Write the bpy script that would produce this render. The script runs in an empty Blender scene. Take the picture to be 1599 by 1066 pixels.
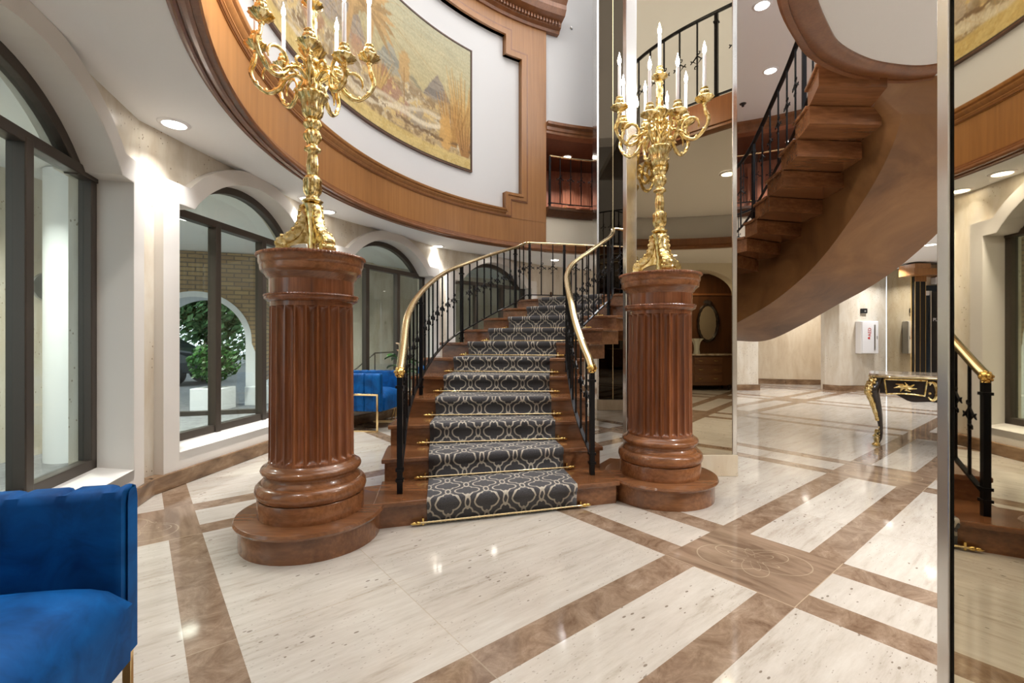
import bpy, bmesh, math, random
import numpy as np
from mathutils import Vector, Matrix
random.seed(7)
PI = math.pi
R_ = math.radians
sc = bpy.context.scene
COL = sc.collection
# ------------------------------------------------------------------ camera
cam_d = bpy.data.cameras.new('camera'); cam_d.sensor_width = 36.0
cam_d.lens = 724.0 / 1599.0 * 36.0
cam_d.shift_y = -1.4 / 1599.0
cam_d.clip_start = 0.05; cam_d.clip_end = 200
cam = bpy.data.objects.new('camera', cam_d); COL.objects.link(cam)
cam.location = (0, 0, 1.2); cam.rotation_euler = (R_(90), 0, 0)
sc.camera = cam
sc.view_settings.view_transform = 'Standard'
sc.view_settings.look = 'None'
sc.view_settings.gamma = 1.0
sc.view_settings.use_curve_mapping = False
sc.view_settings.exposure = 0.87
# ------------------------------------------------------------------ world (overcast daylight outside)
w = bpy.data.worlds.new('sky'); sc.world = w; w.use_nodes = True
bg = w.node_tree.nodes['Background']
bg.inputs[0].default_value = (0.86, 0.93, 1.0, 1); bg.inputs[1].default_value = 1.1
try:
    sc.cycles.max_bounces = 8; sc.cycles.diffuse_bounces = 4; sc.cycles.glossy_bounces = 5
    sc.cycles.transparent_max_bounces = 12; sc.cycles.caustics_reflective = False; sc.cycles.caustics_refractive = False
    sc.cycles.sample_clamp_indirect = 4.0
except Exception: pass
# ------------------------------------------------------------------ lights
def area(name, loc, size, power, col=(1, .95, .88), shape='DISK', rot=(0, 0, 0), sy=None):
    l = bpy.data.lights.new(name, 'AREA'); l.shape = shape; l.size = size; l.energy = power; l.color = col
    if size < 1: l.spread = R_(125)
    if sy: l.size_y = sy
    o = bpy.data.objects.new(name, l); COL.objects.link(o); o.location = loc; o.rotation_euler = rot
    return o
area('added_drum_fill', (2.5, 4.42, 7.93), 7.6, 138, (1, 1, 1))  # fill lamp added out of view at the drum top to light the hall
# downlight positions: (x, y, z of ceiling, power, rotation spread)
def fx(px, py, z):
    Y = (z - 1.2) * 724 / (531.6 - py); return ((px - 799.5) / 724 * Y, Y)
ZC = 2.90
DOWN = []
for px, py in ((272, 193), (512, 330), (684, 384)):
    DOWN.append((*fx(px, py, ZC), ZC, 22))
DOWN += [(-2.45, 5.55, ZC, 22), (-0.35, 9.0, ZC, 22), (0.9, 9.75, ZC, 20), (-1.75, 1.2, ZC, 22), (-0.6, -0.1, ZC, 10), (1.1, -1.1, ZC, 14), (3.2, -1.0, ZC, 26),
         (5.6, -0.9, ZC, 24), (7.9, 3.0, ZC, 26), (8.2, 5.6, ZC, 26), (7.4, 8.2, ZC, 28), (6.2, 10.3, ZC, 26), (3.6, 10.3, ZC, 24), (8.45, 10.4, ZC, 20), (7.6, 12.0, ZC, 22),
         (8.9, 7.6, ZC, 24)]
ZH = 5.27
DOWN += [(*fx(1203, 110, ZH), ZH, 26), (*fx(1190, 8, ZH), ZH, 24), (5.6, 5.4, ZH, 24)]
GAL = [(1.2, 10.1, 5.2, 14), (3.4, 10.2, 5.2, 14), (5.6, 9.3, 5.2, 14)]
LAND_FILL = [(2.9, 2.0, 3.44, 60), (5.0, 1.8, 3.44, 60)]  # unseen downlights added to bounce light off the floor onto the landing soffit
for i, (x, y, z, p) in enumerate(DOWN + GAL + LAND_FILL):
    lo = area('downlight_lamp', (x, y, z - .028), .15, p * (.22 if i < 6 else 1.3 if z > 5.1 and z < 5.25 else .30 if i < 11 else .62), (1, .99, .985))
    if i < 6: lo.data.spread = R_(84)
# ------------------------------------------------------------------ shader helpers
class X:
    """a value in a node tree; the operators add math nodes"""
    def __init__(s, nt, v): s.nt = nt; s.v = v
    def _m(s, op, *a):
        n = s.nt.nodes.new('ShaderNodeMath'); n.operation = op
        for i, q in enumerate((s,) + a):
            q = q.v if isinstance(q, X) else q
            if isinstance(q, (int, float)): n.inputs[i].default_value = q
            else: s.nt.links.new(q, n.inputs[i])
        return X(s.nt, n.outputs[0])
    def __add__(s, o): return s._m('ADD', o)
    __radd__ = __add__
    def __sub__(s, o): return s._m('SUBTRACT', o)
    def __rsub__(s, o): return (s * -1) + o
    def __mul__(s, o): return s._m('MULTIPLY', o)
    __rmul__ = __mul__
    def __truediv__(s, o): return s._m('DIVIDE', o)
    def gt(s, o): return s._m('GREATER_THAN', o)
    def lt(s, o): return s._m('LESS_THAN', o)
    def mn(s, o): return s._m('MINIMUM', o)
    def mx(s, o): return s._m('MAXIMUM', o)
    def abs(s): return s._m('ABSOLUTE')
    def sqrt(s): return s._m('SQRT')
    def fl(s): return s._m('FLOOR')
    def mod1(s): return s._m('FRACT')
    def pw(s, o): return s._m('POWER', o)
    def cl(s):
        r = s._m('ADD', 0.0); r.v.node.use_clamp = True; return r
    def inside(s, a, b): return s.gt(a) * s.lt(b)
class M:
    """a principled material with helpers"""
    def __init__(s, name, col=(.8, .8, .8), rough=.5, metal=0, spec=.5, **kw):
        s.m = bpy.data.materials.new(name); s.m.use_nodes = True; s.nt = s.m.node_tree
        s.b = s.nt.nodes['Principled BSDF']
        s.set('Base Color', (*col, 1)); s.set('Roughness', rough); s.set('Metallic', metal); s.set('Specular IOR Level', spec)
        for k, v in kw.items(): s.set(k.replace('_', ' '), v)
        s.m.diffuse_color = (*col, 1)
    def set(s, k, v): s.b.inputs[k].default_value = v
    def lk(s, sock, k): s.nt.links.new(sock.v if isinstance(sock, X) else sock, s.b.inputs[k])
    def co(s, kind='Object'):
        n = s.nt.nodes.new('ShaderNodeTexCoord'); return n.outputs[kind]
    def xyz(s, sock):
        n = s.nt.nodes.new('ShaderNodeSeparateXYZ'); s.nt.links.new(sock, n.inputs[0])
        return [X(s.nt, o) for o in n.outputs]
    def vec(s, x, y, z):
        n = s.nt.nodes.new('ShaderNodeCombineXYZ')
        for i, q in enumerate((x, y, z)):
            if isinstance(q, X): s.nt.links.new(q.v, n.inputs[i])
            else: n.inputs[i].default_value = q
        return n.outputs[0]
    def scale(s, sock, sx, sy, sz, rot=(0, 0, 0)):
        n = s.nt.nodes.new('ShaderNodeMapping'); n.inputs['Scale'].default_value = (sx, sy, sz); n.inputs['Rotation'].default_value = rot
        s.nt.links.new(sock, n.inputs[0]); return n.outputs[0]
    def noise(s, vec, sc=5, det=4, rough=.55, dist=0):
        n = s.nt.nodes.new('ShaderNodeTexNoise'); n.inputs['Scale'].default_value = sc; n.inputs['Detail'].default_value = det
        n.inputs['Roughness'].default_value = rough; n.inputs['Distortion'].default_value = dist
        s.nt.links.new(vec, n.inputs['Vector']); return X(s.nt, n.outputs[0])
    def voro(s, vec, sc=5, feat='F1'):
        n = s.nt.nodes.new('ShaderNodeTexVoronoi'); n.feature = feat; n.inputs['Scale'].default_value = sc
        s.nt.links.new(vec, n.inputs['Vector']); return X(s.nt, n.outputs['Distance'])
    def ramp(s, x, stops):
        n = s.nt.nodes.new('ShaderNodeValToRGB'); s.nt.links.new(x.v if isinstance(x, X) else x, n.inputs[0])
        e = n.color_ramp.elements
        while len(e) < len(stops): e.new(.5)
        for el, (p, c) in zip(e, stops): el.position = p; el.color = (*c, 1)
        return n.outputs[0]
    def mix(s, f, a, b):
        n = s.nt.nodes.new('ShaderNodeMix'); n.data_type = 'RGBA'
        for k, v in ((0, f), (6, a), (7, b)):
            v = v.v if isinstance(v, X) else v
            if isinstance(v, (int, float)): n.inputs[k].default_value = v
            elif isinstance(v, tuple): n.inputs[k].default_value = (*v, 1)
            else: s.nt.links.new(v, n.inputs[k])
        return n.outputs[2]
    def bump(s, h, strength=.2, dist=.01):
        n = s.nt.nodes.new('ShaderNodeBump'); n.inputs['Strength'].default_value = strength; n.inputs['Distance'].default_value = dist
        s.nt.links.new(h.v if isinstance(h, X) else h, n.inputs['Height']); s.nt.links.new(n.outputs[0], s.b.inputs['Normal'])
def wood(name, dark, mid, light, rough=.28, ax='z', coat=.3, sc=1.0, con=.42):
    m = M(name, mid, rough); m.set('Coat Weight', coat); m.set('Coat Roughness', .12)
    st = {'z': (9, 9, .7), 'x': (.7, 9, 9), 'y': (9, .7, 9)}[ax]
    v = m.scale(m.co(), st[0] * sc, st[1] * sc, st[2] * sc)
    v2 = m.scale(m.co(), st[0] * sc * 4, st[1] * sc * 4, st[2] * sc * 2)
    n = m.noise(v, 1.6, 5, .55, .35); n2 = m.noise(m.co(), 1.3, 3, .5); n3 = m.noise(v2, 3, 4, .6)
    c = m.ramp(n * con + n2 * .25 + n3 * (.75 - con), [(.30, dark), (.5, mid), (.70, light)])
    m.lk(c, 'Base Color'); m.bump(n, .05, .004); return m.m
WOOD_COL = wood('mahogany_gloss', (.065, .021, .008), (.215, .070, .024), (.42, .155, .060), .24, con=.5)
WOOD_COLX = wood('mahogany_gloss_level', (.075, .027, .010), (.225, .085, .030), (.40, .165, .064), .25, 'x')
WOOD_FAS = wood('walnut_fascia', (.23, .098, .030), (.32, .145, .047), (.40, .19, .064), .35, 'z', .15, .25, .25)
WOOD_TRIM = wood('walnut_moulding', (.13, .048, .018), (.21, .082, .031), (.30, .125, .048), .3, 'z', .3, .5)
WOOD_STEP = wood('stair_oak_stain', (.085, .032, .012), (.20, .080, .031), (.37, .165, .066), .26, 'x', .4, .8)
WOOD_DARK = wood('dark_oak', (.05, .018, .007), (.09, .034, .013), (.14, .055, .02), .35)
WOOD_DOOR = wood('redwood_panel', (.22, .075, .04), (.38, .14, .075), (.52, .22, .12), .3)
def soffit_mat():
    m = M('faux_wood_paint', (.25, .1, .04), .42); n = m.noise(m.co(), 1.3, 5, .6, .8)
    m.lk(m.ramp(n, [(.3, (.15, .068, .024)), (.55, (.28, .135, .05)), (.75, (.38, .20, .08))]), 'Base Color'); return m.m
SOFFIT = soffit_mat()
def marble(name, a, b, c, rough=.25, sc=(1, 1, 1), pits=0, rot=(0, 0, 0)):
    m = M(name, b, rough); v = m.scale(m.co(), *sc, rot=rot)
    n = m.noise(v, 2.0, 8, .62, .4); col = m.ramp(n, [(.3, a), (.52, b), (.72, c)])
    if pits:
        q = m.voro(m.scale(m.co(), sc[0] * 1.2, sc[1] * 1.2, max(sc[2], 2) * 1.2), 9); q2 = m.noise(m.co(), 2.2, 3)
        mask = q.lt(.16) * q2.gt(.55); col = m.mix(mask * pits, col, (.28, .21, .13))
    m.lk(col, 'Base Color'); return m.m
TRAV = marble('travertine_wall', (.60, .51, .39), (.70, .635, .53), (.78, .73, .645), .38, (3, 3, .8), .9)
TRAVB = marble('travertine_beige', (.60, .48, .33), (.68, .57, .42), (.74, .65, .51), .35, (3, 3, .8), .4)
BASEB = marble('brown_marble', (.10, .055, .028), (.24, .145, .08), (.42, .29, .18), .22, (1.5, 1.5, 4))
PLAST = M('cream_plaster', (.78, .745, .70), .55).m
CREAM = M('cream_wall_paint', (.76, .70, .57), .6).m
WHITE = M('white_paint', (.62, .62, .625), .65).m
CEIL = M('ceiling_paint', (.92, .93, .94), .7).m
IRON = M('black_iron', (.008, .008, .010), .32, .6).m
BRASS = M('polished_brass', (.86, .60, .20), .16, 1).m
def gilt_mat():
    m = M('gilded_bronze', (.83, .58, .16), .2, 1); n = m.noise(m.co(), 38, 3, .5)
    v = m.voro(m.co(), 30)
    m.lk(m.ramp(n, [(.35, (.52, .36, .12)), (.5, (.90, .70, .30)), (.62, (1, .88, .52))]), 'Base Color'); m.bump(v * .7 + n * .5, .35, .005); return m.m
GILT = gilt_mat()
PALEB = M('pale_brass', (.88, .72, .42), .2, 1).m
GOLDM = M('gold_steel', (.88, .68, .36), .14, 1).m
STEEL = M('brushed_steel', (.80, .79, .77), .22, 1).m
SMIR = M('smoked_mirror', (.66, .585, .44), .012, 1).m
DMIR = M('dark_smoked_mirror', (.035, .028, .02), .02, 1).m
MMIR = M('bronze_tinted_mirror', (.50, .435, .32), .012, 1).m
CMIR = M('clear_mirror', (.86, .84, .80), .01, 1).m
BRONZE = M('dark_bronze_frame', (.075, .06, .048), .38, .4).m
BLACK = M('black_plastic', (.012, .012, .013), .35).m
DOORB = M('blue_black_metal', (.012, .020, .032), .3, .2).m
SILV = M('satin_metal', (.62, .62, .62), .3, 1).m
CANDLE = M('candle_sleeve', (.93, .92, .95), .4, Subsurface_Weight=0.0).m
def emis(name, col, st):
    m = M(name, col, .5); m.set('Emission Color', (*col, 1)); m.set('Emission Strength', st); return m.m
FLAME = emis('flame_bulb', (1, .93, .80), 30)
LENS = emis('downlight_lens', (1, .95, .86), 9)
TOPGLOW = emis('added_glow_panel', (1, .98, .95), .6)  # glow added to the unseen top of the drum
SIGNW = M('white_enamel', (.85, .85, .87), .3).m
RED = M('red_print', (.55, .02, .02), .4).m
def velvet():
    m = M('blue_velvet', (.003, .06, .22), .62); m.set('Sheen Weight', .25); m.set('Specular IOR Level', .2); m.set('Sheen Roughness', .35); m.set('Sheen Tint', (.02, .30, .80, 1))
    n = m.noise(m.co(), 7, 4, .6, .5); m.lk(m.ramp(n, [(.3, (.001, .034, .135)), (.7, (.002, .105, .36))]), 'Base Color'); return m.m
VELVET = velvet()
def glass_mat():
    m = bpy.data.materials.new('window_glass'); m.use_nodes = True; nt = m.node_tree; nt.nodes.clear()
    o = nt.nodes.new('ShaderNodeOutputMaterial'); mx = nt.nodes.new('ShaderNodeMixShader'); t = nt.nodes.new('ShaderNodeBsdfTransparent')
    g = nt.nodes.new('ShaderNodeBsdfGlossy'); g.inputs['Roughness'].default_value = .01; lw = nt.nodes.new('ShaderNodeLayerWeight')
    t.inputs[0].default_value = (.87, .92, .89, 1)
    pw = nt.nodes.new('ShaderNodeMath'); pw.operation = 'POWER'; pw.inputs[1].default_value = 4.0; nt.links.new(lw.outputs['Facing'], pw.inputs[0])
    mu = nt.nodes.new('ShaderNodeMath'); mu.operation = 'MULTIPLY_ADD'; mu.inputs[1].default_value = .6; mu.inputs[2].default_value = .045; mu.use_clamp = True
    nt.links.new(pw.outputs[0], mu.inputs[0]); nt.links.new(mu.outputs[0], mx.inputs[0]); nt.links.new(t.outputs[0], mx.inputs[1]); nt.links.new(g.outputs[0], mx.inputs[2])
    nt.links.new(mx.outputs[0], o.inputs[0]); return m
GLASS = glass_mat()
# floor: travertine field with a lattice of brown marble bands
PSI = R_(51.22)
def floor_mat():
    m = M('marble_floor', (.75, .7, .62), .09); m.set('Specular IOR Level', .55)
    x, y, z = m.xyz(m.co())
    a = x * math.sin(PSI) + y * math.cos(PSI); b = y * math.sin(PSI) - x * math.cos(PSI)
    pa = a.lt(2.297) * (2.65 - 2.556) + 2.556
    ua = ((a - 2.297) / pa).mod1() * pa; ub = ((b - .828) / 2.638).mod1() * 2.638
    ina = ua.lt(.659); inb = ub.lt(.659)
    sa = (ua.lt(.166) + ua.inside(.49, .659)).mn(1); sb = (ub.lt(.164) + ub.inside(.49, .659)).mn(1)
    brown = (sa + sb + ina * inb).mn(1)
    # offsets per slab so that every slab has veins of its own
    ia = ((a - .99) / 2.6 * 2).fl(); ib = ((b - 2.15) / 2.638 * 2).fl()
    rnd = (ia * 12.9898 + ib * 78.233)
    vv = m.vec(a * .55, b * 4.2 + rnd, rnd * .37)
    n = m.noise(vv, 2.0, 7, .6, .25); n3 = m.noise(m.vec(a * 2.2, b * 13, rnd), 2.4, 6, .7)
    field = m.ramp(n * .5 + n3 * .5, [(.33, (.40, .345, .28)), (.46, (.54, .49, .425)), (.62, (.62, .575, .51))])
    pit = (m.voro(m.vec(a * 7, b * 16, 0.0), 1.9).lt(.15) * m.noise(m.vec(a, b * 1.6, rnd), 2.3, 4).gt(.54) + m.voro(m.vec(a * 9, b * 26, 0.0), 3.1).lt(.16) * m.noise(m.vec(a * 1.4, b * 2.6, rnd), 2.1, 4).gt(.50) * .55).mn(1)
    field = m.mix(pit * .8, field, (.17, .13, .095))
    vb = m.noise(m.vec(a * 2.6, b * 3.4, rnd * .1), 2.3, 10, .78, .7)
    brn = m.ramp(vb, [(.33, (.155, .095, .058)), (.5, (.27, .185, .125)), (.62, (.36, .265, .19)), (.74, (.54, .43, .33))])
    sqn = m.noise(m.vec(a * 5.5, b * 1.1, 0.0), 1.8, 6, .6, .5)
    sq = m.ramp(sqn, [(.36, (.19, .125, .082)), (.52, (.295, .205, .14)), (.68, (.365, .26, .185))])
    # engraved rosette on the square: petals in thin pale lines
    ca = (ua - .33) / .33; cb = (ub - .33) / .33
    rr = (ca * ca + cb * cb).sqrt(); th = m.nt.nodes.new('ShaderNodeMath'); th.operation = 'ARCTAN2'
    m.nt.links.new(ca.v, th.inputs[0]); m.nt.links.new(cb.v, th.inputs[1]); th = X(m.nt, th.outputs[0])
    def rose(k, r0, r1, ph=0):
        c = (th * k + ph)._m('COSINE'); return (rr - (c * (r1 - r0) / 2 + (r0 + r1) / 2)).abs().lt(.011)
    ln = (rose(3, .16, .62) + rose(6, .10, .40, .5) + rose(2, .35, .86, 1.2)).mn(1)
    sq = m.mix(ln * .35, sq, (.62, .52, .36))
    col = m.mix(brown, field, brn); col = m.mix(ina * inb, col, sq)
    ja = (((a - .99) / 2.6 + .5).mod1() - .5).abs().lt(.0011); jb = (((b - 2.15) / 2.638 + .5).mod1() - .5).abs().lt(.0011)
    eg = (ua.abs().lt(.004) * inb + (ub.abs().lt(.004)) * ina).mn(1)
    col = m.mix((ja + jb).mn(1) * .45, col, (.44, .36, .26)); col = m.mix(eg * .6, col, (.62, .5, .34))
    m.lk(col, 'Base Color'); m.lk(m.noise(m.co(), 3, 3) * .06 + .05, 'Roughness'); return m.m
FLOOR = floor_mat()
def carpet_mat():
    m = M('trellis_carpet', (.05, .05, .055), .95, 0, .1)
    u, v, _ = m.xyz(m.co('UV'))
    P, Q = .262, .262
    def lat(du, dv):
        x = (((u + du) / P + .5).mod1() - .5).abs() * P; y = (((v + dv) / Q + .5).mod1() - .5).abs() * Q
        def circ(cx, cy, r): dx = x - cx; dy = y - cy; return (dx * dx + dy * dy).sqrt() - r
        d = circ(.030, 0, .054).mn(circ(0, .054, .034))
        lx = (P / 2 - x) / .017; ly = y / .047; e = ((lx * lx + ly * ly).sqrt() - 1) * .017
        return d.abs().mn(e.abs() + .0012)
    d1 = lat(0, 0); d2 = lat(P / 2, Q / 2)
    line = (d1.lt(.0056) + d2.lt(.0056)).mn(1)
    n = m.noise(m.vec(u * 60, v * 60, 0.0), 3, 3, .7)
    dark = m.ramp(n, [(.3, (.035, .034, .038)), (.7, (.12, .118, .126))]); lt = m.ramp(n, [(.3, (.42, .38, .31)), (.7, (.68, .63, .54))])
    m.lk(m.mix(line, dark, lt), 'Base Color'); m.bump(n, .6, .004); m.set('Sheen Weight', .35); m.set('Sheen Roughness', .5); m.set('Sheen Tint', (.8, .8, .82, 1)); return m.m
CARPET = carpet_mat()
def brick_mat():
    m = M('tan_brick', (.4, .3, .2), .9); n = m.nt.nodes.new('ShaderNodeTexBrick'); n.inputs['Scale'].default_value = 1
    n.inputs['Color1'].default_value = (.50, .36, .20, 1); n.inputs['Color2'].default_value = (.36, .25, .15, 1); n.inputs['Mortar'].default_value = (.22, .17, .13, 1)
    n.inputs['Brick Width'].default_value = .28; n.inputs['Row Height'].default_value = .085; n.inputs['Mortar Size'].default_value = .012
    x, y, z = m.xyz(m.co()); m.nt.links.new(m.vec(x + y * .4, z, 0.0), n.inputs['Vector']); m.lk(n.outputs[0], 'Base Color'); return m.m
BRICK = brick_mat()
def leaf_mat(name, a, b, rough=.5):
    m = M(name, a, rough); n = m.noise(m.co(), 9, 3); m.lk(m.ramp(n, [(.35, a), (.65, b)]), 'Base Color'); return m.m
LEAF = leaf_mat('glossy_leaf', (.012, .055, .012), (.06, .19, .035), .35)
TREE = leaf_mat('tree_leaf', (.03, .09, .03), (.16, .32, .12), .7)
ASPH = marble('driveway_paving', (.13, .135, .145), (.20, .205, .215), (.27, .275, .285), .8, (6, 6, 6))
STONEW = M('outdoor_white_render', (.82, .84, .86), .8).m
DARKG = M('car_paint', (.02, .025, .03), .2, .3).m
CARGL = M('car_glass', (.10, .16, .16), .1).m
PARQ = M('marquetry', (.16, .07, .03), .3).m
OPAL = M('opaline_glass', (.80, .86, .80), .25).m
MTOP = marble('table_marble', (.20, .13, .08), (.55, .46, .35), (.88, .84, .76), .12, (4, 9, 4))
# ------------------------------------------------------------------ mesh helpers
def tag(o, label=None, cat=None, group=None, kind=None):
    for k, v in (('label', label), ('category', cat), ('group', group), ('kind', kind)):
        if v: o[k] = v
    return o
def thing(name, label, cat, loc=(0, 0, 0), rz=0, group=None):
    o = bpy.data.objects.new(name, None); COL.objects.link(o); o.location = loc; o.rotation_euler = (0, 0, rz); o.empty_display_size = .1
    return tag(o, label, cat, group)
class MB:
    def __init__(s): s.v = []; s.f = []; s.uv = {}
    def add(s, vs, fs):
        k = len(s.v); s.v += [tuple(q) for q in vs]; s.f += [tuple(i + k for i in f) for f in fs]; return s
    def box(s, x0, x1, y0, y1, z0, z1, rz=0, piv=None):
        vs = [(x, y, z) for z in (z0, z1) for y in (y0, y1) for x in (x0, x1)]
        if rz:
            cx, cy = piv or ((x0 + x1) / 2, (y0 + y1) / 2); c, n = math.cos(rz), math.sin(rz)
            vs = [(cx + (x - cx) * c - (y - cy) * n, cy + (x - cx) * n + (y - cy) * c, z) for x, y, z in vs]
        return s.add(vs, [(0, 2, 3, 1), (4, 5, 7, 6), (0, 1, 5, 4), (2, 6, 7, 3), (0, 4, 6, 2), (1, 3, 7, 5)])
    def rings(s, rings, close=True, caps=True, loop=False):
        n = len(rings[0]); k = len(s.v)
        for r in rings: s.v += [tuple(q) for q in r]
        m = len(rings)
        for i in range(m if loop else m - 1):
            i2 = (i + 1) % m
            for j in range(n if close else n - 1):
                j2 = (j + 1) % n; s.f.append((k + i * n + j, k + i * n + j2, k + i2 * n + j2, k + i2 * n + j))
        if caps and close and not loop:
            s.f.append(tuple(k + j for j in range(n))[::-1]); s.f.append(tuple(k + (m - 1) * n + j for j in range(n)))
        return s
    def lathe(s, prof, c=(0, 0), n=32, z=0, flute=None):
        return s.rings([[(c[0] + r * math.cos(2 * PI * j / n), c[1] + r * math.sin(2 * PI * j / n), z + h) for j in range(n)] for r, h in prof])
    def tube(s, pts, r, n=8, caps=True, sq=None, up=None):
        P = [Vector(p) for p in pts]; m = len(P); rings = []; prev = None
        for i in range(m):
            t = (P[min(i + 1, m - 1)] - P[max(i - 1, 0)]).normalized()
            if prev is None:
                u = Vector(up) if up else (Vector((0, 0, 1)) if abs(t.z) < .9 else Vector((1, 0, 0)))
            else: u = prev
            a = t.cross(u)
            if a.length < 1e-5: a = t.cross(Vector((1, 0, 0)))
            a.normalize(); u = a.cross(t).normalized(); prev = u
            if up and abs(t.dot(Vector(up))) < .98: a = t.cross(Vector(up)).normalized(); u = a.cross(t).normalized()
            ri = r[i] if isinstance(r, (list, tuple)) else r
            if sq: rings.append([P[i] + a * x * sq[0] + u * y * sq[1] for x, y in ((-1, -1), (1, -1), (1, 1), (-1, 1))])
            else: rings.append([P[i] + (a * math.cos(2 * PI * j / n) + u * math.sin(2 * PI * j / n)) * ri for j in range(n)])
        return s.rings(rings, True, caps)
    def prism(s, poly, z0, z1):
        n = len(poly); k = len(s.v)
        s.v += [(x, y, z0) for x, y in poly] + [(x, y, z1) for x, y in poly]
        s.f += [tuple(range(k, k + n))[::-1], tuple(range(k + n, k + 2 * n))]
        s.f += [(k + i, k + (i + 1) % n, k + n + (i + 1) % n, k + n + i) for i in range(n)]; return s
    def hexa(s, p):  # 8 corners: bottom loop of four, top loop of four
        return s.add(p, [(3, 2, 1, 0), (4, 5, 6, 7), (0, 1, 5, 4), (1, 2, 6, 5), (2, 3, 7, 6), (3, 0, 4, 7)])
    def sphere(s, c, r, n=12, m=8, sz=(1, 1, 1)):
        return s.rings([[(c[0] + r * sz[0] * math.sin(t) * math.cos(2 * PI * j / n), c[1] + r * sz[1] * math.sin(t) * math.sin(2 * PI * j / n), c[2] - r * sz[2] * math.cos(t)) for j in range(n)]
                        for t in [max(.02, min(PI - .02, PI * i / m)) for i in range(m + 1)]])
    def build(s, name, mat, parent=None, smooth=False, bevel=0, at=None, angle=40, seg=2, kind=None):
        me = bpy.data.meshes.new(name); off = Vector((0, 0, 0))
        if parent is not None:
            p = parent
            while p is not None and s.world:
                off += p.location; p = p.parent
        elif at: off = Vector(at)
        vs = [(x - off.x, y - off.y, z - off.z) for x, y, z in s.v]
        me.from_pydata(vs, [], s.f); me.update()
        bm = bmesh.new(); bm.from_mesh(me); bmesh.ops.recalc_face_normals(bm, faces=bm.faces)
        bm.to_mesh(me); bm.free()
        if smooth:
            me.polygons.foreach_set('use_smooth', [True] * len(me.polygons))
            try: me.set_sharp_from_angle(angle=R_(angle))
            except Exception: pass
        me.materials.append(mat)
        o = bpy.data.objects.new(name, me); COL.objects.link(o)
        if parent is not None: o.parent = parent
        elif at: o.location = at
        if bevel:
            b = o.modifiers.new('bevel', 'BEVEL'); b.width = bevel; b.segments = seg; b.limit_method = 'ANGLE'; b.angle_limit = R_(35)
        if kind: o['kind'] = kind
        return o
    world = True
class LB(MB):     # local: coordinates already in the parent's frame
    world = False
def copy_tree(o, parent=None):
    c = o.copy(); COL.objects.link(c); c.parent = parent
    for ch in list(o.children): copy_tree(ch, c)
    return c
def struct(o): o['kind'] = 'structure'; return o
def spline(pts, t):
    """Catmull-Rom through pts (dict of param -> tuple)"""
    ks = sorted(pts); t = max(ks[0], min(ks[-1], t))
    i = max(0, min(len(ks) - 2, sum(1 for k in ks if k <= t) - 1))
    k0, k1 = ks[i], ks[i + 1]; u = (t - k0) / (k1 - k0)
    p1, p2 = pts[k0], pts[k1]; p0 = pts[ks[i - 1]] if i > 0 else tuple(2 * a - b for a, b in zip(p1, p2)); p3 = pts[ks[i + 2]] if i + 2 < len(ks) else tuple(2 * b - a for a, b in zip(p1, p2))
    return tuple(.5 * (2 * b + (c - a) * u + (2 * a - 5 * b + 4 * c - d) * u * u + (3 * b - a - 3 * c + d) * u ** 3) for a, b, c, d in zip(p0, p1, p2, p3))
def text_mesh(name, body, size, mat, parent, loc, rot, extr=.001):
    cu = bpy.data.curves.new(name, 'FONT'); cu.body = body; cu.size = size; cu.extrude = extr; cu.align_x = 'CENTER'; cu.align_y = 'CENTER'
    o = bpy.data.objects.new(name, cu); COL.objects.link(o); o.location = loc; o.rotation_euler = rot; cu.materials.append(mat); bpy.context.view_layer.update()
    me = bpy.data.meshes.new_from_object(o.evaluated_get(bpy.context.evaluated_depsgraph_get())); o2 = bpy.data.objects.new(name, me); COL.objects.link(o2); o2.location = loc; o2.rotation_euler = rot; o2.parent = parent
    bpy.data.objects.remove(o); o2.name = name; return o2
# ================================================================== THE SETTING
CX, CY, RD = 2.50, 4.42, 4.66
V = [(1.6, -1.95), (-.39, -.93), (-2.12, 1.06), (-2.88, 3.58), (-2.56, 6.20), (-1.32, 8.53), (.58, 10.37), (2.9, 11.9)]
def polar(r, a, z=None):
    p = (CX + r * math.cos(R_(a)), CY + r * math.sin(R_(a))); return p if z is None else (*p, z)
# floor, with a basement thickness
FL = V + [(2.9, 14.6), (12.5, 14.6), (12.5, -4.2), (1.6, -4.2)]
struct(MB().prism([(x, y) for x, y in FL[::-1]], -.12, 0).build('floor', FLOOR))
# lower ceiling: a ring round the open drum
def ring_to_rect(r, x0, x1, y0, y1, z0, z1, n=120):
    angs = [2 * PI * i / n for i in range(n)] + [math.atan2(y - CY, x - CX) % (2 * PI) for x in (x0, x1) for y in (y0, y1)]
    angs = sorted(angs); inn, out = [], []
    for a in angs:
        c, s = math.cos(a), math.sin(a)
        t = min([((x1 if c > 0 else x0) - CX) / c if abs(c) > 1e-6 else 1e9, ((y1 if s > 0 else y0) - CY) / s if abs(s) > 1e-6 else 1e9])
        inn.append((CX + r * c, CY + r * s)); out.append((CX + t * c, CY + t * s))
    m = MB(); R = [[(x, y, z0) for x, y in inn], [(x, y, z0) for x, y in out], [(x, y, z1) for x, y in out], [(x, y, z1) for x, y in inn]]
    return m.rings(R, True, False, True)
struct(ring_to_rect(4.69, -3.05, 12.6, -4.3, 14.7, ZC, ZC + .14).build('ceiling', CEIL))
def sweep(prof, a0, a1, step=1.5):
    n = max(2, int(abs(a1 - a0) / step)); m = MB()
    return m.rings([[polar(r, a0 + (a1 - a0) * i / n, z) for r, z in prof] for i in range(n + 1)])
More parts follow.
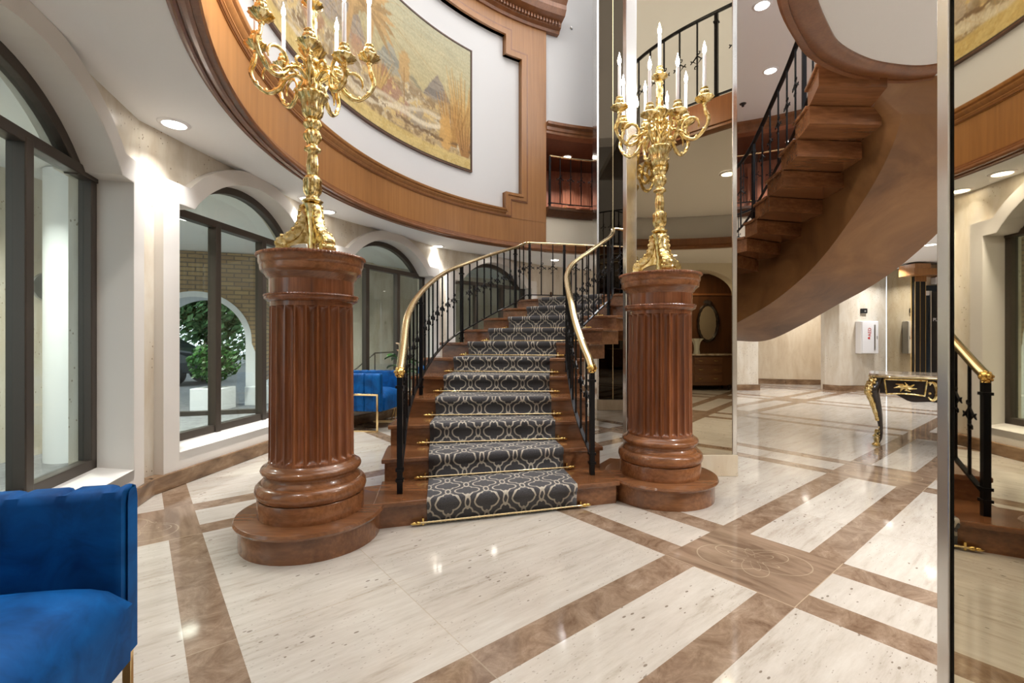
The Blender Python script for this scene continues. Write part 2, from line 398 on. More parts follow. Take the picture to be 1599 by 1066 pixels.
# drum wall (white), from the pilaster anticlockwise to the right, and over the gallery
AP0, AP1, ASTEP = 113.7, 120.4, 124.6
struct(sweep([(4.70, ZC + .02), (4.70, 8.0), (4.82, 8.0), (4.82, ZC + .02)], AP0, 395).build('wall_drum', WHITE, smooth=True))
struct(sweep([(4.69, 5.27), (4.69, 8.0), (4.81, 8.0), (4.81, 5.27)], 35, AP0).build('wall_over_gallery', WHITE, smooth=True))
struct(sweep([(4.66, 3.0), (4.66, 3.55), (4.81, 3.55), (4.81, 3.0)], 35, AP0).build('wall_under_gallery', CREAM, smooth=True))
struct(MB().lathe([(4.8, 8.0), (4.8, 8.06), (.01, 8.06), (.01, 8.0)], (CX, CY), 96).build('ceiling_added_glow', TOPGLOW))  # unseen drum top, made to glow along with the added fill lamp
# walnut fascia round the well
n = 0
def trim(mb, mat, smooth=True):
    global n; n += 1
    return struct(mb.build('trim_%d' % n, mat, smooth=smooth, angle=30))
AF = 262
trim(sweep([(4.70, 2.95), (4.635, 2.95), (4.635, 3.42), (4.70, 3.42)], AP0, AF), WOOD_FAS)
trim(sweep([(4.72, 2.885), (4.70, 2.885), (4.70, 2.868), (4.685, 2.862), (4.672, 2.868), (4.670, 2.880), (4.655, 2.880), (4.652, 2.862), (4.630, 2.856), (4.612, 2.862), (4.610, 2.872), (4.60, 2.872), (4.575, 2.874), (4.565, 2.89), (4.572, 2.91), (4.592, 2.92), (4.592, 2.934), (4.612, 2.94), (4.622, 2.955), (4.622, 2.966), (4.63, 2.968), (4.63, 2.975), (4.72, 2.975)], AP0, AF), WOOD_TRIM)
trim(sweep([(4.72, 3.40), (4.625, 3.40), (4.625, 3.412), (4.612, 3.42), (4.612, 3.44), (4.59, 3.452), (4.575, 3.475), (4.575, 3.49), (4.555, 3.50), (4.548, 3.515), (4.548, 3.53), (4.72, 3.54)], ASTEP, AF), WOOD_FAS)
# pilaster with a stepped inner outline
trim(sweep([(4.72, 3.40), (4.63, 3.40), (4.63, 7.05), (4.72, 7.05)], AP0, AP1), WOOD_FAS)
trim(sweep([(4.72, 3.40), (4.63, 3.40), (4.63, 3.84), (4.72, 3.84)], AP1, ASTEP), WOOD_FAS)
trim(sweep([(4.72, 6.28), (4.63, 6.28), (4.63, 7.05), (4.72, 7.05)], AP1, ASTEP), WOOD_FAS)
trim(sweep([(4.72, 6.62), (4.63, 6.62), (4.63, 7.05), (4.72, 7.05)], ASTEP, AF), WOOD_FAS)
# raised moulding along the white panel's outline
def on_drum(pts, r, st=1.2):
    out = []
    for (a0, z0), (a1, z1) in zip(pts, pts[1:]):
        k = max(1, int(abs(a1 - a0) / st)); out += [polar(r, a0 + (a1 - a0) * i / k, z0 + (z1 - z0) * i / k) for i in range(k)]
    return out + [polar(r, *pts[-1])]
def drum_strip(pts, wd, r0, r1, mat):
    """flat moulding of width wd whose inner line is pts (angle, z), offset outwards, mitred"""
    k = wd / (4.65 * PI / 180); dirs = []
    off = []
    for i, (a, z) in enumerate(pts):
        hor_prev = i > 0 and abs(pts[i][1] - pts[i - 1][1]) < 1e-6; hor_next = i < len(pts) - 1 and abs(pts[i + 1][1] - z) < 1e-6
        da = 0 if (hor_prev or i == 0) and (hor_next or i == len(pts) - 1) else -k
        dz = (-wd if z < 5 else wd) if (hor_prev or hor_next) else 0
        off.append((a + da, z + dz))
    A0, A1 = on_drum(pts, r0), on_drum(pts, r1); B0, B1 = [], []
    for (p, q, u, v) in zip(pts, pts[1:], off, off[1:]):
        kk = max(1, int(abs(q[0] - p[0]) / 1.2))
        for j in range(kk):
            t = j / kk; B0.append(polar(r0, u[0] + (v[0] - u[0]) * t, u[1] + (v[1] - u[1]) * t)); B1.append(polar(r1, u[0] + (v[0] - u[0]) * t, u[1] + (v[1] - u[1]) * t))
    B0.append(polar(r0, *off[-1])); B1.append(polar(r1, *off[-1]))
    return trim(MB().rings([list(q) for q in zip(A0, A1, B1, B0)]), mat, False)
low = [(AF, 3.54), (ASTEP, 3.54), (ASTEP, 3.84), (AP1, 3.84), (AP1, 6.28), (ASTEP, 6.28), (ASTEP, 6.62), (AF, 6.62)]
drum_strip(low, .045, 4.72, 4.585, WOOD_FAS)
drum_strip([(AF, 3.50), (ASTEP - .55, 3.50), (ASTEP - .55, 3.80), (AP1 - .55, 3.80), (AP1 - .55, 6.32), (ASTEP - .55, 6.32), (ASTEP - .55, 6.66), (AF, 6.66)], .07, 4.72, 4.605, WOOD_FAS)
drum_strip([(AF, 3.43), (ASTEP - 1.5, 3.43), (ASTEP - 1.5, 3.73), (AP1 - 1.5, 3.73), (AP1 - 1.5, 6.40), (ASTEP - 1.5, 6.40), (ASTEP - 1.5, 6.74), (AF, 6.74)], .022, 4.72, 4.615, WOOD_TRIM)
# cornice with dentils on top
trim(sweep([(4.72, 6.96), (4.60, 6.96), (4.58, 7.0), (4.52, 7.03), (4.50, 7.10), (4.36, 7.14), (4.30, 7.22), (4.30, 7.30), (4.24, 7.36), (4.72, 7.40)], AP0 - 3.2, AF), WOOD_TRIM)
dm = MB()
for i in range(150):
    a = AP0 - 2.6 + i * .82
    dm.hexa([polar(4.50, a, 7.035), polar(4.50, a + .45, 7.035), polar(4.46, a + .45, 7.035), polar(4.46, a, 7.035), polar(4.50, a, 7.095), polar(4.50, a + .45, 7.095), polar(4.46, a + .45, 7.095), polar(4.46, a, 7.095)])
trim(dm, WOOD_TRIM, False)
# right-hand well edge: a thin walnut band
trim(sweep([(4.72, 2.862), (4.60, 2.862), (4.59, 2.90), (4.62, 2.93), (4.62, 3.02), (4.60, 3.04), (4.72, 3.05)], AF - 360, AP0), WOOD_TRIM)
# gallery on the second floor
struct(sweep([(4.64, 3.56), (7.2, 3.56), (7.2, 3.70), (4.64, 3.70)], 35, AP0 + 3).build('floor_gallery', WOOD_DARK))
trim(sweep([(4.70, 3.52), (4.62, 3.52), (4.60, 3.55), (4.57, 3.58), (4.55, 3.63), (4.52, 3.64), (4.52, 3.685), (4.70, 3.70)], 35, AP0), WOOD_DARK)
trim(sweep([(4.82, 5.08), (4.62, 5.08), (4.62, 5.12), (4.60, 5.14), (4.60, 5.2), (4.55, 5.23), (4.55, 5.28), (4.82, 5.28)], 35, AP0), WOOD_TRIM)
struct(sweep([(4.70, 5.20), (7.2, 5.20), (7.2, 5.30), (4.70, 5.30)], 35, AP0 + 3).build('ceiling_gallery', WOOD_DARK))
struct(sweep([(6.7, 3.70), (6.7, 5.20), (6.85, 5.20), (6.85, 3.70)], 35, AP0 + 3).build('wall_gallery', WOOD_DOOR))
struct(MB().hexa([polar(4.75, AP0 + .1, 3.70), polar(6.7, AP0 + 1.5, 3.70), polar(6.7, AP0 + 2.6, 3.70), polar(4.75, AP0 + 1.6, 3.70), polar(4.75, AP0 + .1, 5.2), polar(6.7, AP0 + 1.5, 5.2), polar(6.7, AP0 + 2.6, 5.2), polar(4.75, AP0 + 1.6, 5.2)]).build('wall_gallery_end', WOOD_DOOR))
# tall panelled doors along the gallery
for a, wd in ((108.6, 6.2), (98.3, 6.2), (74, 6), (62, 6), (50, 6)):
    c = polar(6.66, a); t = thing('panelled_door', 'dark red panelled wooden door along the upper gallery wall, door at bearing %d' % a, 'door', (*c, 3.70), R_(a + 90))
    W2 = 6.66 * R_(wd) / 2
    LB().box(-W2, W2, .0, .05, 0, 1.38).build('door_leaf', WOOD_DOOR, t)
    for z0, z1 in ((.12, .52), (.62, 1.28)):
        for s in (-1, 1):
            x0, x1 = sorted((s * .05, s * (W2 - .07)))
            LB().box(x0, x1, .05, .075, z0, z1).box(x0 + .05, x1 - .05, .07, .09, z0 + .05, z1 - .05).build('raised_panel', WOOD_DARK if z0 < .5 else WOOD_DOOR, t, bevel=.008)
    LB().sphere((W2 - .06, .09, .62), .025).build('door_knob', BRASS, t, True)
    t['door_a'] = a
DOORS = [o for o in COL.objects if o.name.startswith('panelled_door')]
for o, l in zip(sorted(DOORS, key=lambda o: -o['door_a']), ('red-brown panelled door at the left end of the upper gallery, beside the walnut pilaster', 'red-brown panelled door on the upper gallery, next to the tall dark mirrored pier',
        'panelled door on the upper gallery, seen just right of the tinted mirror partition', 'panelled door on the upper gallery, behind the upper stair balusters', 'panelled door at the far right end of the upper gallery')):
    o['label'] = l; del o['door_a']; o['group'] = 'panelled doors along the upper gallery'
# ---------------- faceted travertine walls with arched windows
SPR, ARCHR, RISE, AH = 2.34, 1.10, .44, .88
ACZ = SPR + RISE - ARCHR
WIN = {}
def facet(i, side, window=True):
    (x0, y0), (x1, y1) = V[i], V[i + 1]; L = math.hypot(x1 - x0, y1 - y0); t = ((x1 - x0) / L, (y1 - y0) / L); nn = (-t[1], t[0])
    P = lambda s, d, z: (x0 + t[0] * s + nn[0] * d, y0 + t[1] * s + nn[1] * d, z)     # d > 0 is outside
    m = MB()
    def slab(s0, s1, z0, z1, d0=0, d1=.30):
        m.hexa([P(s0, d0, z0), P(s1, d0, z0), P(s1, d1, z0), P(s0, d1, z0), P(s0, d0, z1), P(s1, d0, z1), P(s1, d1, z1), P(s0, d1, z1)])
    if not window:
        slab(0, L, 0, ZC); struct(m.build('wall_' + side, TRAV))
    else:
        s0, s1, mid = .28, L - .28, L / 2
        slab(0, s0, 0, ZC); slab(s1, L, 0, ZC); slab(s0, s1, 0, .27)
        N = 24
        prev = None
        for k in range(N + 1):
            a = math.asin(AH / ARCHR) * (2 * k / N - 1); s = mid + ARCHR * math.sin(a); z = ACZ + ARCHR * math.cos(a)
            if prev:
                m.hexa([P(prev[0], 0, prev[1]), P(s, 0, z), P(s, .30, z), P(prev[0], .30, prev[1]), P(prev[0], 0, ZC), P(s, 0, ZC), P(s, .30, ZC), P(prev[0], .30, ZC)])
            prev = (s, z)
        slab(s0, mid - AH, SPR, ZC); slab(mid + AH, s1, SPR, ZC)
        struct(m.build('wall_' + side, TRAV))
        # plaster surround standing proud of the stone
        inner, outer = [], []
        inner += [(s0, .27), (s0, SPR), (mid - AH, SPR)]; ow = .15; AR2 = ARCHR + .135; oh = math.sqrt(AR2 ** 2 - (2.50 - ACZ) ** 2)
        outer += [(s0 - ow, .27), (s0 - ow, 2.50), (mid - oh, 2.50)]
        a1_, a2_ = math.asin(AH / ARCHR), math.asin(oh / AR2)
        for k in range(N + 1):
            f_ = 2 * k / N - 1
            inner.append((mid + ARCHR * math.sin(a1_ * f_), ACZ + ARCHR * math.cos(a1_ * f_))); outer.append((mid + AR2 * math.sin(a2_ * f_), min(2.897, ACZ + AR2 * math.cos(a2_ * f_))))
        inner += [(mid + AH, SPR), (s1, SPR), (s1, .27)]; outer += [(mid + oh, 2.50), (s1 + ow, 2.50), (s1 + ow, .27)]
        m2 = MB().rings([[P(a[0], -.085, a[1]), P(b[0], -.085, b[1]), P(b[0], .0, b[1]), P(a[0], .0, a[1])] for a, b in zip(inner, outer)])
        # lining of the reveal and the sill block
        inn2 = [(a[0] + (.005 if a[0] < mid - .02 else -.005 if a[0] > mid + .02 else 0), a[1] - (.005 if a[1] >= SPR else 0)) for a in inner]
        m2.rings([[P(b[0], -.084, b[1]), P(b[0], .134, b[1]), P(a[0], .134, a[1]), P(a[0], -.084, a[1])] for a, b in zip(inner, inn2)])
        m2.hexa([P(s0 - ow, -.085, .13), P(s1 + ow, -.085, .13), P(s1 + ow, 0, .13), P(s0 - ow, 0, .13), P(s0 - ow, -.085, .27), P(s1 + ow, -.085, .27), P(s1 + ow, 0, .27), P(s0 - ow, 0, .27)])
        m2.hexa([P(s0, -.085, .20), P(s1, -.085, .20), P(s1, .16, .20), P(s0, .16, .20), P(s0, -.085, .272), P(s1, -.085, .272), P(s1, .16, .31), P(s0, .16, .31)])
        struct(m2.build('trim_window_%d' % i, PLAST))
        # window
        z0 = .30; c = P(mid, .17, z0); W = thing('window_%d' % (i - 1), None, None, c); W['kind'] = 'structure'
        fr = MB(); D0, D1 = .135, .215
        def bar(s_0, s_1, z_0, z_1, d0=D0, d1=D1):
            fr.hexa([P(s_0, d0, z_0), P(s_1, d0, z_0), P(s_1, d1, z_0), P(s_0, d1, z_0), P(s_0, d0, z_1), P(s_1, d0, z_1), P(s_1, d1, z_1), P(s_0, d1, z_1)])
        fw = .065
        bar(s0, s0 + fw, z0, SPR); bar(s1 - fw, s1, z0, SPR); bar(s0, s1, z0, z0 + .075); bar(s0, s1, SPR - .035, SPR + .035, D0 - .01, D1)
        ms = [s0 + (s1 - s0) * q for q in (1 / 3, 2 / 3)]
        for q in ms: bar(q - .035, q + .035, z0, SPR, D0 - .012, D1)
        rg = []
        for k in range(N + 1):
            a = a1_ * (2 * k / N - 1); rg.append([P(mid + r * math.sin(a), d, ACZ + r * math.cos(a)) for r, d in ((ARCHR + .002, D0), (ARCHR - .075, D0), (ARCHR - .075, D1), (ARCHR + .002, D1))])
        fr.rings(rg); fr.build('window_frame', BRONZE, W, bevel=.006)
        edges = [s0 + fw] + ms + [s1 - fw]
        for e0, e1 in zip(edges, edges[1:]):
            g = MB(); g.hexa([P(e0, .18, z0 + .06), P(e1, .18, z0 + .06), P(e1, .186, z0 + .06), P(e0, .186, z0 + .06), P(e0, .18, SPR), P(e1, .18, SPR), P(e1, .186, SPR), P(e0, .186, SPR)])
            g.build('window_pane', GLASS, W)
        g = MB(); top = [(mid + (ARCHR - .05) * math.sin(a1_ * (2 * k / N - 1)), ACZ + (ARCHR - .05) * math.cos(a1_ * (2 * k / N - 1))) for k in range(N + 1)]
        nt_ = len(top); g.add([P(s, .18, z) for s, z in top] + [P(s, .186, z) for s, z in top], [tuple(range(nt_)), tuple(range(nt_, 2 * nt_))[::-1]] + [(k, (k + 1) % nt_, nt_ + (k + 1) % nt_, nt_ + k) for k in range(nt_)])
        g.build('arched_pane', GLASS, W)
    b = MB(); b.hexa([P(0, -.11, 0), P(L, -.11, 0), P(L, .0, 0), P(0, .0, 0), P(0, -.11, .13), P(L, -.11, .13), P(L, .0, .13), P(0, .0, .13)])
    struct(b.build('baseboard_' + side, BASEB, bevel=.008))
for i, sd, wn in ((0, 'behind', False), (1, 'behind_left', False), (2, 'left_near', True), (3, 'left', True), (4, 'left_far', True), (5, 'far_left', True), (6, 'far', False)):
    facet(i, sd, wn)
# ---------------- far right: travertine walls, recess, mirrored return and dark lift lobby
def wall_run(pts, side, mat, th=.25, z1=ZC, base=True, flip=1):
    for k, ((xa, ya), (xb, yb)) in enumerate(zip(pts, pts[1:])):
        L = math.hypot(xb - xa, yb - ya); t = ((xb - xa) / L, (yb - ya) / L); q = (-t[1] * flip, t[0] * flip)
        m = MB().prism([(xa, ya), (xb, yb), (xb + q[0] * th, yb + q[1] * th), (xa + q[0] * th, ya + q[1] * th)], 0, z1); struct(m.build('wall_' + side, mat))
        if base:
            m = MB().prism([(xa, ya), (xb, yb), (xb - q[0] * .03, yb - q[1] * .03), (xa - q[0] * .03, ya - q[1] * .03)], 0, .14); struct(m.build('baseboard_' + side, BASEB))
wall_run([(2.9, 11.9), (2.9, 14.3), (7.51, 12.75), (8.6, 12.5), (8.6, 11.3)], 'far_recess', TRAVB)
struct(MB().prism([(5.2, 11.2), (5.95, 11.2), (5.95, 11.75), (5.2, 11.75)], 0, ZC).build('wall_pier', TRAV)); struct(MB().prism([(5.17, 11.17), (5.98, 11.17), (5.98, 11.78), (5.17, 11.78)], 0, .14).build('baseboard_pier', BASEB))
struct(MB().prism([(7.66, 11.35), (7.82, 11.08), (8.94, 11.08), (8.94, 11.5), (7.66, 11.5)], 0, ZC).build('wall_far_right', TRAV))
struct(MB().prism([(7.64, 11.32), (7.80, 11.05), (8.92, 11.05), (8.92, 11.4), (7.64, 11.4)], 0, .13).build('baseboard_far_right', BASEB))
struct(MB().box(9.9, 12.6, 10.35, 10.6, 0, ZC).box(8.94, 9.9, 10.35, 10.6, 2.42, ZC).build('wall_lift', TRAVB))
struct(MB().box(12.35, 12.6, -4.2, 10.4, 0, ZC).build('wall_right', TRAVB)); struct(MB().box(12.3, 12.35, -4.2, 10.4, 0, .13).build('baseboard_right', BASEB))
trim(MB().box(8.66, 12.4, 9.98, 10.38, 2.62, 2.76).box(8.66, 9.0, 9.96, 10.38, 2.76, 2.86), WOOD_FAS, False)
# ---------------- wall behind the camera, with an arched niche
wb = MB(); Yb, Xa, AHW, SZ = -1.95, 4.05, .92, 2.22
wb.box(1.6, Xa - AHW, Yb - .3, Yb, 0, ZC).box(Xa + AHW, 12.5, Yb - .3, Yb, 0, ZC)
pv = None
for k in range(21):
    a = PI - PI * k / 20; s = Xa + AHW * math.cos(a); z = SZ + .54 * math.sin(a)
    if pv: wb.hexa([(pv[0], Yb - .3, pv[1]), (s, Yb - .3, z), (s, Yb, z), (pv[0], Yb, pv[1]), (pv[0], Yb - .3, ZC), (s, Yb - .3, ZC), (s, Yb, ZC), (pv[0], Yb, ZC)])
    pv = (s, z)
struct(wb.build('wall_back', CREAM))
struct(MB().box(1.6, Xa - AHW, Yb, Yb + .03, 0, .13).box(Xa + AHW, 12.4, Yb, Yb + .03, 0, .13).build('baseboard_back', BASEB))
struct(MB().box(2.0, 6.4, -3.75, -3.6, 0, ZC).box(2.0, 2.15, -3.6, Yb - .3, 0, ZC).box(6.25, 6.4, -3.6, Yb - .3, 0, ZC).build('wall_niche', WOOD_DARK))
for x0, x1 in ((2.3, 3.6), (3.75, 5.9)):
    for rect in (MB().box(x0, x1, -3.6, -3.57, .3, .35), MB().box(x0, x1, -3.6, -3.57, 2.35, 2.4), MB().box(x0, x0 + .05, -3.6, -3.57, .3, 2.4), MB().box(x1 - .05, x1, -3.6, -3.57, .3, 2.4)): trim(rect, WOOD_TRIM, False)
# ---------------- second-floor landing over the head of the stair, and the ceiling right of the mirror
LIPO = [(1.30, -.05), (1.30, 1.0), (1.34, 2.0), (1.50, 2.6), (1.767, 3.064), (2.125, 3.454), (2.40, 3.689), (2.797, 3.89), (3.15, 3.977), (3.384, 3.987), (3.56, 3.94)]
def dens(pts, k=5):
    d = {i: p for i, p in enumerate(pts)}; return [spline(d, i / k) for i in range((len(pts) - 1) * k + 1)]
LO = dens(LIPO)
rim = [polar(4.69, a) for a in range(-6, -105, -4)]
poly = LO + rim
struct(MB().prism(poly, 3.45, 3.70).build('floor_landing', CEIL))
def offset_curve(c, d):
    out = []
    for i, p in enumerate(c):
        a, b = c[max(0, i - 1)], c[min(len(c) - 1, i + 1)]; tx, ty = b[0] - a[0], b[1] - a[1]; l = math.hypot(tx, ty); out.append((p[0] + ty / l * d, p[1] - tx / l * d))
    return out
LI1, LI2, LI3 = offset_curve(LO, .05), offset_curve(LO, .17), offset_curve(LO, .20)
trim(MB().rings([[(*a, 3.705), (*a, 3.435), (*b, 3.42), (*c, 3.42), (*d, 3.435), (*d, 3.452)] for a, b, c, d in zip(offset_curve(LO, -.012), LI1, LI2, LI3)]), WOOD_TRIM)
trim(MB().rings([[(*a, 3.43), (*a, 3.405), (*b, 3.405), (*b, 3.43)] for a, b in zip(offset_curve(LO, .012), offset_curve(LO, .05))]), WOOD_TRIM)
hc = [(2.2, 4.3), (7.12, 4.3)] + [polar(4.69, a) for a in range(2, 92, 4)] + [(2.2, 9.09)]
struct(MB().prism(hc, ZH, ZH + .15).build('ceiling_right', CEIL))
# ================================================================== THE STAIRCASE
RH = .1683
MID = {0: (.0, 2.80), 1: (-.047, 3.19), 2: (-.108, 3.60), 3: (-.157, 3.935), 4: (-.166, 4.27), 5: (-.155, 4.67), 6: (-.115, 5.08), 7: (-.00, 5.46), 8: (.22, 5.80), 9: (.45, 6.16), 10: (.69, 6.53), 11: (.85, 6.90), 12: (1.05, 7.22)}
PHI = {0: 16.5, 1: 16.2, 2: 13.5, 3: 7.5, 4: 3.5, 5: -2, 6: -8, 7: -14, 8: -19, 9: -24, 10: -30, 11: -36, 12: -42}
HWD = {0: .85, 1: .85, 2: .85, 3: .85, 4: .85, 5: .86, 6: .87, 7: .88, 8: .90, 9: .93, 10: .95, 11: .95, 12: .95}
I2 = {11: (1.62, 6.34), 11.5: (1.88, 6.60), 12: (2.2, 6.72), 13: (2.48, 6.62), 14: (2.72, 6.40), 15: (2.88, 6.08), 16: (2.96, 5.88), 17: (2.97, 5.66), 18: (2.93, 5.32), 19: (2.88, 4.96), 20: (2.81, 4.6), 21: (2.73, 4.28), 22: (2.58, 3.90)}
I2[16] = (2.965, 5.90)
O2 = {11: (.08, 7.46), 11.5: (1.3, 7.80), 12: (2.5, 7.92), 13: (3.15, 7.90), 14: (3.75, 7.75), 15: (4.25, 7.3), 16: (4.6, 6.8), 17: (4.75, 6.2), 18: (4.78, 5.7), 19: (4.75, 5.2), 20: (4.68, 4.75), 21: (4.6, 4.35), 22: (4.5, 3.97)}
def at(t, off):
    """point at step index t (riser t), off metres right of the centre line"""
    c = spline({k: (v[0], v[1], PHI[k]) for k, v in MID.items()}, t); a = R_(c[2]); return (c[0] + off * math.cos(a), c[1] + off * math.sin(a))
def inner(t): return at(t, spline({k: (v,) for k, v in HWD.items()}, t)[0]) if t <= 11 else spline(I2, t)
def outer(t): return at(t, -spline({k: (v,) for k, v in HWD.items()}, t)[0]) if t <= 11 else spline(O2, t)
def lerp2(a, b, u): return tuple(p + (q - p) * u for p, q in zip(a, b))
ST = thing('curved_staircase', 'grand curved wooden staircase sweeping up round the mirror partition to the upper landing', 'staircase', (0, 3.3, 0))
def edge_pts(fn, t0, t1, k=4): return [fn(t0 + (t1 - t0) * i / k) for i in range(k + 1)]
def line(t, n=1, u0=0.0, u1=1.0):  # points along riser line t from outer to inner
    return [lerp2(outer(t), inner(t), u0 + (u1 - u0) * i / n) for i in range(n + 1)]
def sector(t0, t1, u0=0.0, u1=1.0, k=4):
    a = [lerp2(outer(t0 + (t1 - t0) * i / k), inner(t0 + (t1 - t0) * i / k), u0) for i in range(k + 1)]
    b = [lerp2(outer(t0 + (t1 - t0) * i / k), inner(t0 + (t1 - t0) * i / k), u1) for i in range(k + 1)]
    return a + b[::-1]
THK = .19
for n_ in range(1, 22):
    z = n_ * RH
    if n_ == 11:
        MB().prism(sector(11, 12, k=10), 1.20, z - .032).build('landing_base', WOOD_STEP, ST)
        lp = sector(10.93, 12.04, -.012, 1.012, k=10); MB().prism(lp, z - .034, z).build('landing_floor', WOOD_STEP, ST, bevel=.008); continue
    zb = 0 if n_ <= 5 else z - THK
    if n_ > 11: zb = z - THK
    u_in = (.60 if n_ < 19 else .64 if n_ < 21 else .69) if n_ > 12 else 0.0
    MB().prism(sector(n_, n_ + 1 + .16, u_in, k=4), zb, z - .03).build('riser', WOOD_STEP, ST)
    MB().prism(sector(n_ - .075, n_ + 1.02, -.012, 1.014, k=4), z - .034, z).build('tread', WOOD_STEP, ST, bevel=.008)
# platform that carries the two columns, one with the lowest step
CL, CR = (-1.2335, 2.867), (1.162, 3.65)
def round_plat(c, rx, name, blend):
    pr = lambda r: [(c[0] + r * math.cos(2 * PI * i / 48), c[1] + r * math.sin(2 * PI * i / 48)) for i in range(48)]
    MB().prism(pr(rx - .02), 0, RH - .03).build(name, WOOD_STEP, ST, True)
    rg = [[(c[0] + r * math.cos(2 * PI * i / 64), c[1] + r * math.sin(2 * PI * i / 64), z) for i in range(64)] for r, z in ((rx - .03, RH - .036), (rx, RH - .034), (rx + .008, RH - .02), (rx, RH - .004), (rx - .01, RH - .002))]
    MB().rings(rg).build(name + '_top', WOOD_STEP, ST, True)
    q = blend; MB().prism(q, 0, RH - .038).build('platform_link', WOOD_STEP, ST); MB().prism(q, RH - .034, RH - .0045).build('platform_link_top', WOOD_STEP, ST, bevel=.006)
round_plat(CL, .42, 'platform', [at(1.03, -.6), outer(1.03), (CL[0] + .30, CL[1] + .05), (CL[0] + .1, CL[1] + .2), (CL[0] + .12, CL[1] + .39), (CL[0] + .38, CL[1] + .52), at(1.9, -.75)])
round_plat(CR, .42, 'platform', [at(1.03, .6), inner(1.03), (CR[0] - .30, CR[1] - .05), (CR[0] - .1, CR[1] + .1), (CR[0] - .12, CR[1] + .39), (CR[0] - .3, CR[1] + .45), at(1.9, .75)])
# closed box beam below the upper flight
E1 = {12: (2.35, 7.35, 1.2), 13: (2.75, 7.28, 1.21), 14: (3.1, 7.05, 1.30), 15: (3.33, 6.7, 1.50), 16: (3.47, 6.25, 1.69), 17: (3.55, 5.8, 1.91), 18: (3.59, 5.4, 2.14), 19: (3.60, 5.0, 2.43), 20: (3.585, 4.6, 2.75), 21: (3.52, 4.25, 3.07), 22: (3.42, 4.0, 3.44)}
E0 = {12: (2.4, 7.38), 13: (2.85, 7.32), 14: (3.2, 7.1), 15: (3.45, 6.78), 16: (3.58, 6.38), 17: (3.62, 5.92), 18: (3.63, 5.5), 19: (3.57, 5.04), 20: (3.47, 4.65), 21: (3.30, 4.22), 22: (3.10, 3.98)}
E2 = {12: (2.5, 7.88, 1.2), 13: (3.12, 7.86, 1.2), 14: (3.65, 7.7, 1.2), 15: (4.0, 7.3, 1.2), 16: (4.25, 6.8, 1.43), 17: (4.42, 6.35, 1.67), 18: (4.55, 5.9, 1.88), 19: (4.65, 5.5, 2.12), 20: (4.72, 5.0, 2.5), 21: (4.67, 4.5, 3.0), 22: (4.55, 4.0, 3.44)}
rg = []
for i in range(81):
    t = 12 + i / 8; e1, e2 = spline(E1, t), spline(E2, t); o = outer(t); zt = t * RH - .19
    e0 = spline(E0, t); rg.append([(e0[0], e0[1], max(zt, e1[2] + .02)), e1, lerp2(e1, e2, .5), e2, (max(e2[0], o[0]), max(e2[1], o[1]) if t < 16 else o[1], max(zt, e2[2] + .02))])
MB().rings(rg).build('soffit', SOFFIT, ST, True, angle=35)
# runs of wrought iron
def baluster_mb(h0, h1, x=0, orn=None, seed=0):
    """local: upright on the origin, ornament in the x-z plane"""
    m = LB(); r = .0072
    for a, b in ((h0, h1),): m.box(-r, r, -r, r, a, b)
    zc = orn if orn is not None else (h0 + h1) * .5 + .02
    dd = .046
    q = [(0, 0, zc + dd), (dd, 0, zc), (0, 0, zc - dd), (-dd, 0, zc), (0, 0, zc + dd)]
    m.tube(q, .0082, 6)
    for s in (-1, 1):
        m.tube([(s * dd, 0, zc), (s * (dd + .014), 0, zc), (s * (dd + .02), 0, zc + .010), (s * (dd + .030), 0, zc + .014)], [.008, .007, .007, .004], 6)
        m.tube([(s * (dd + .014), 0, zc), (s * (dd + .02), 0, zc - .012), (s * (dd + .032), 0, zc - .020)], [.007, .007, .004], 6)
        m.tube([(s * .010, 0, zc + s * (dd + .012)), (s * .028, 0, zc + s * (dd + .020)), (s * .030, 0, zc + s * (dd + .038)), (s * .016, 0, zc + s * (dd + .044))], [.006, .006, .006, .004], 6)
        m.sphere((0, 0, zc + s * (dd + .02)), .012, 8, 5)
    return m
def post_mb(h0, h1, r=.019):
    m = LB(); m.box(-r, r, -r, r, h0, h1)
    for z in (h0 + .10, h0 + .17, h1 - .10):
        m.box(-r - .008, r + .008, -r - .008, r + .008, z, z + .018)
    m.box(-r - .005, r + .005, -r - .005, r + .005, h0, h0 + .01)
    return m
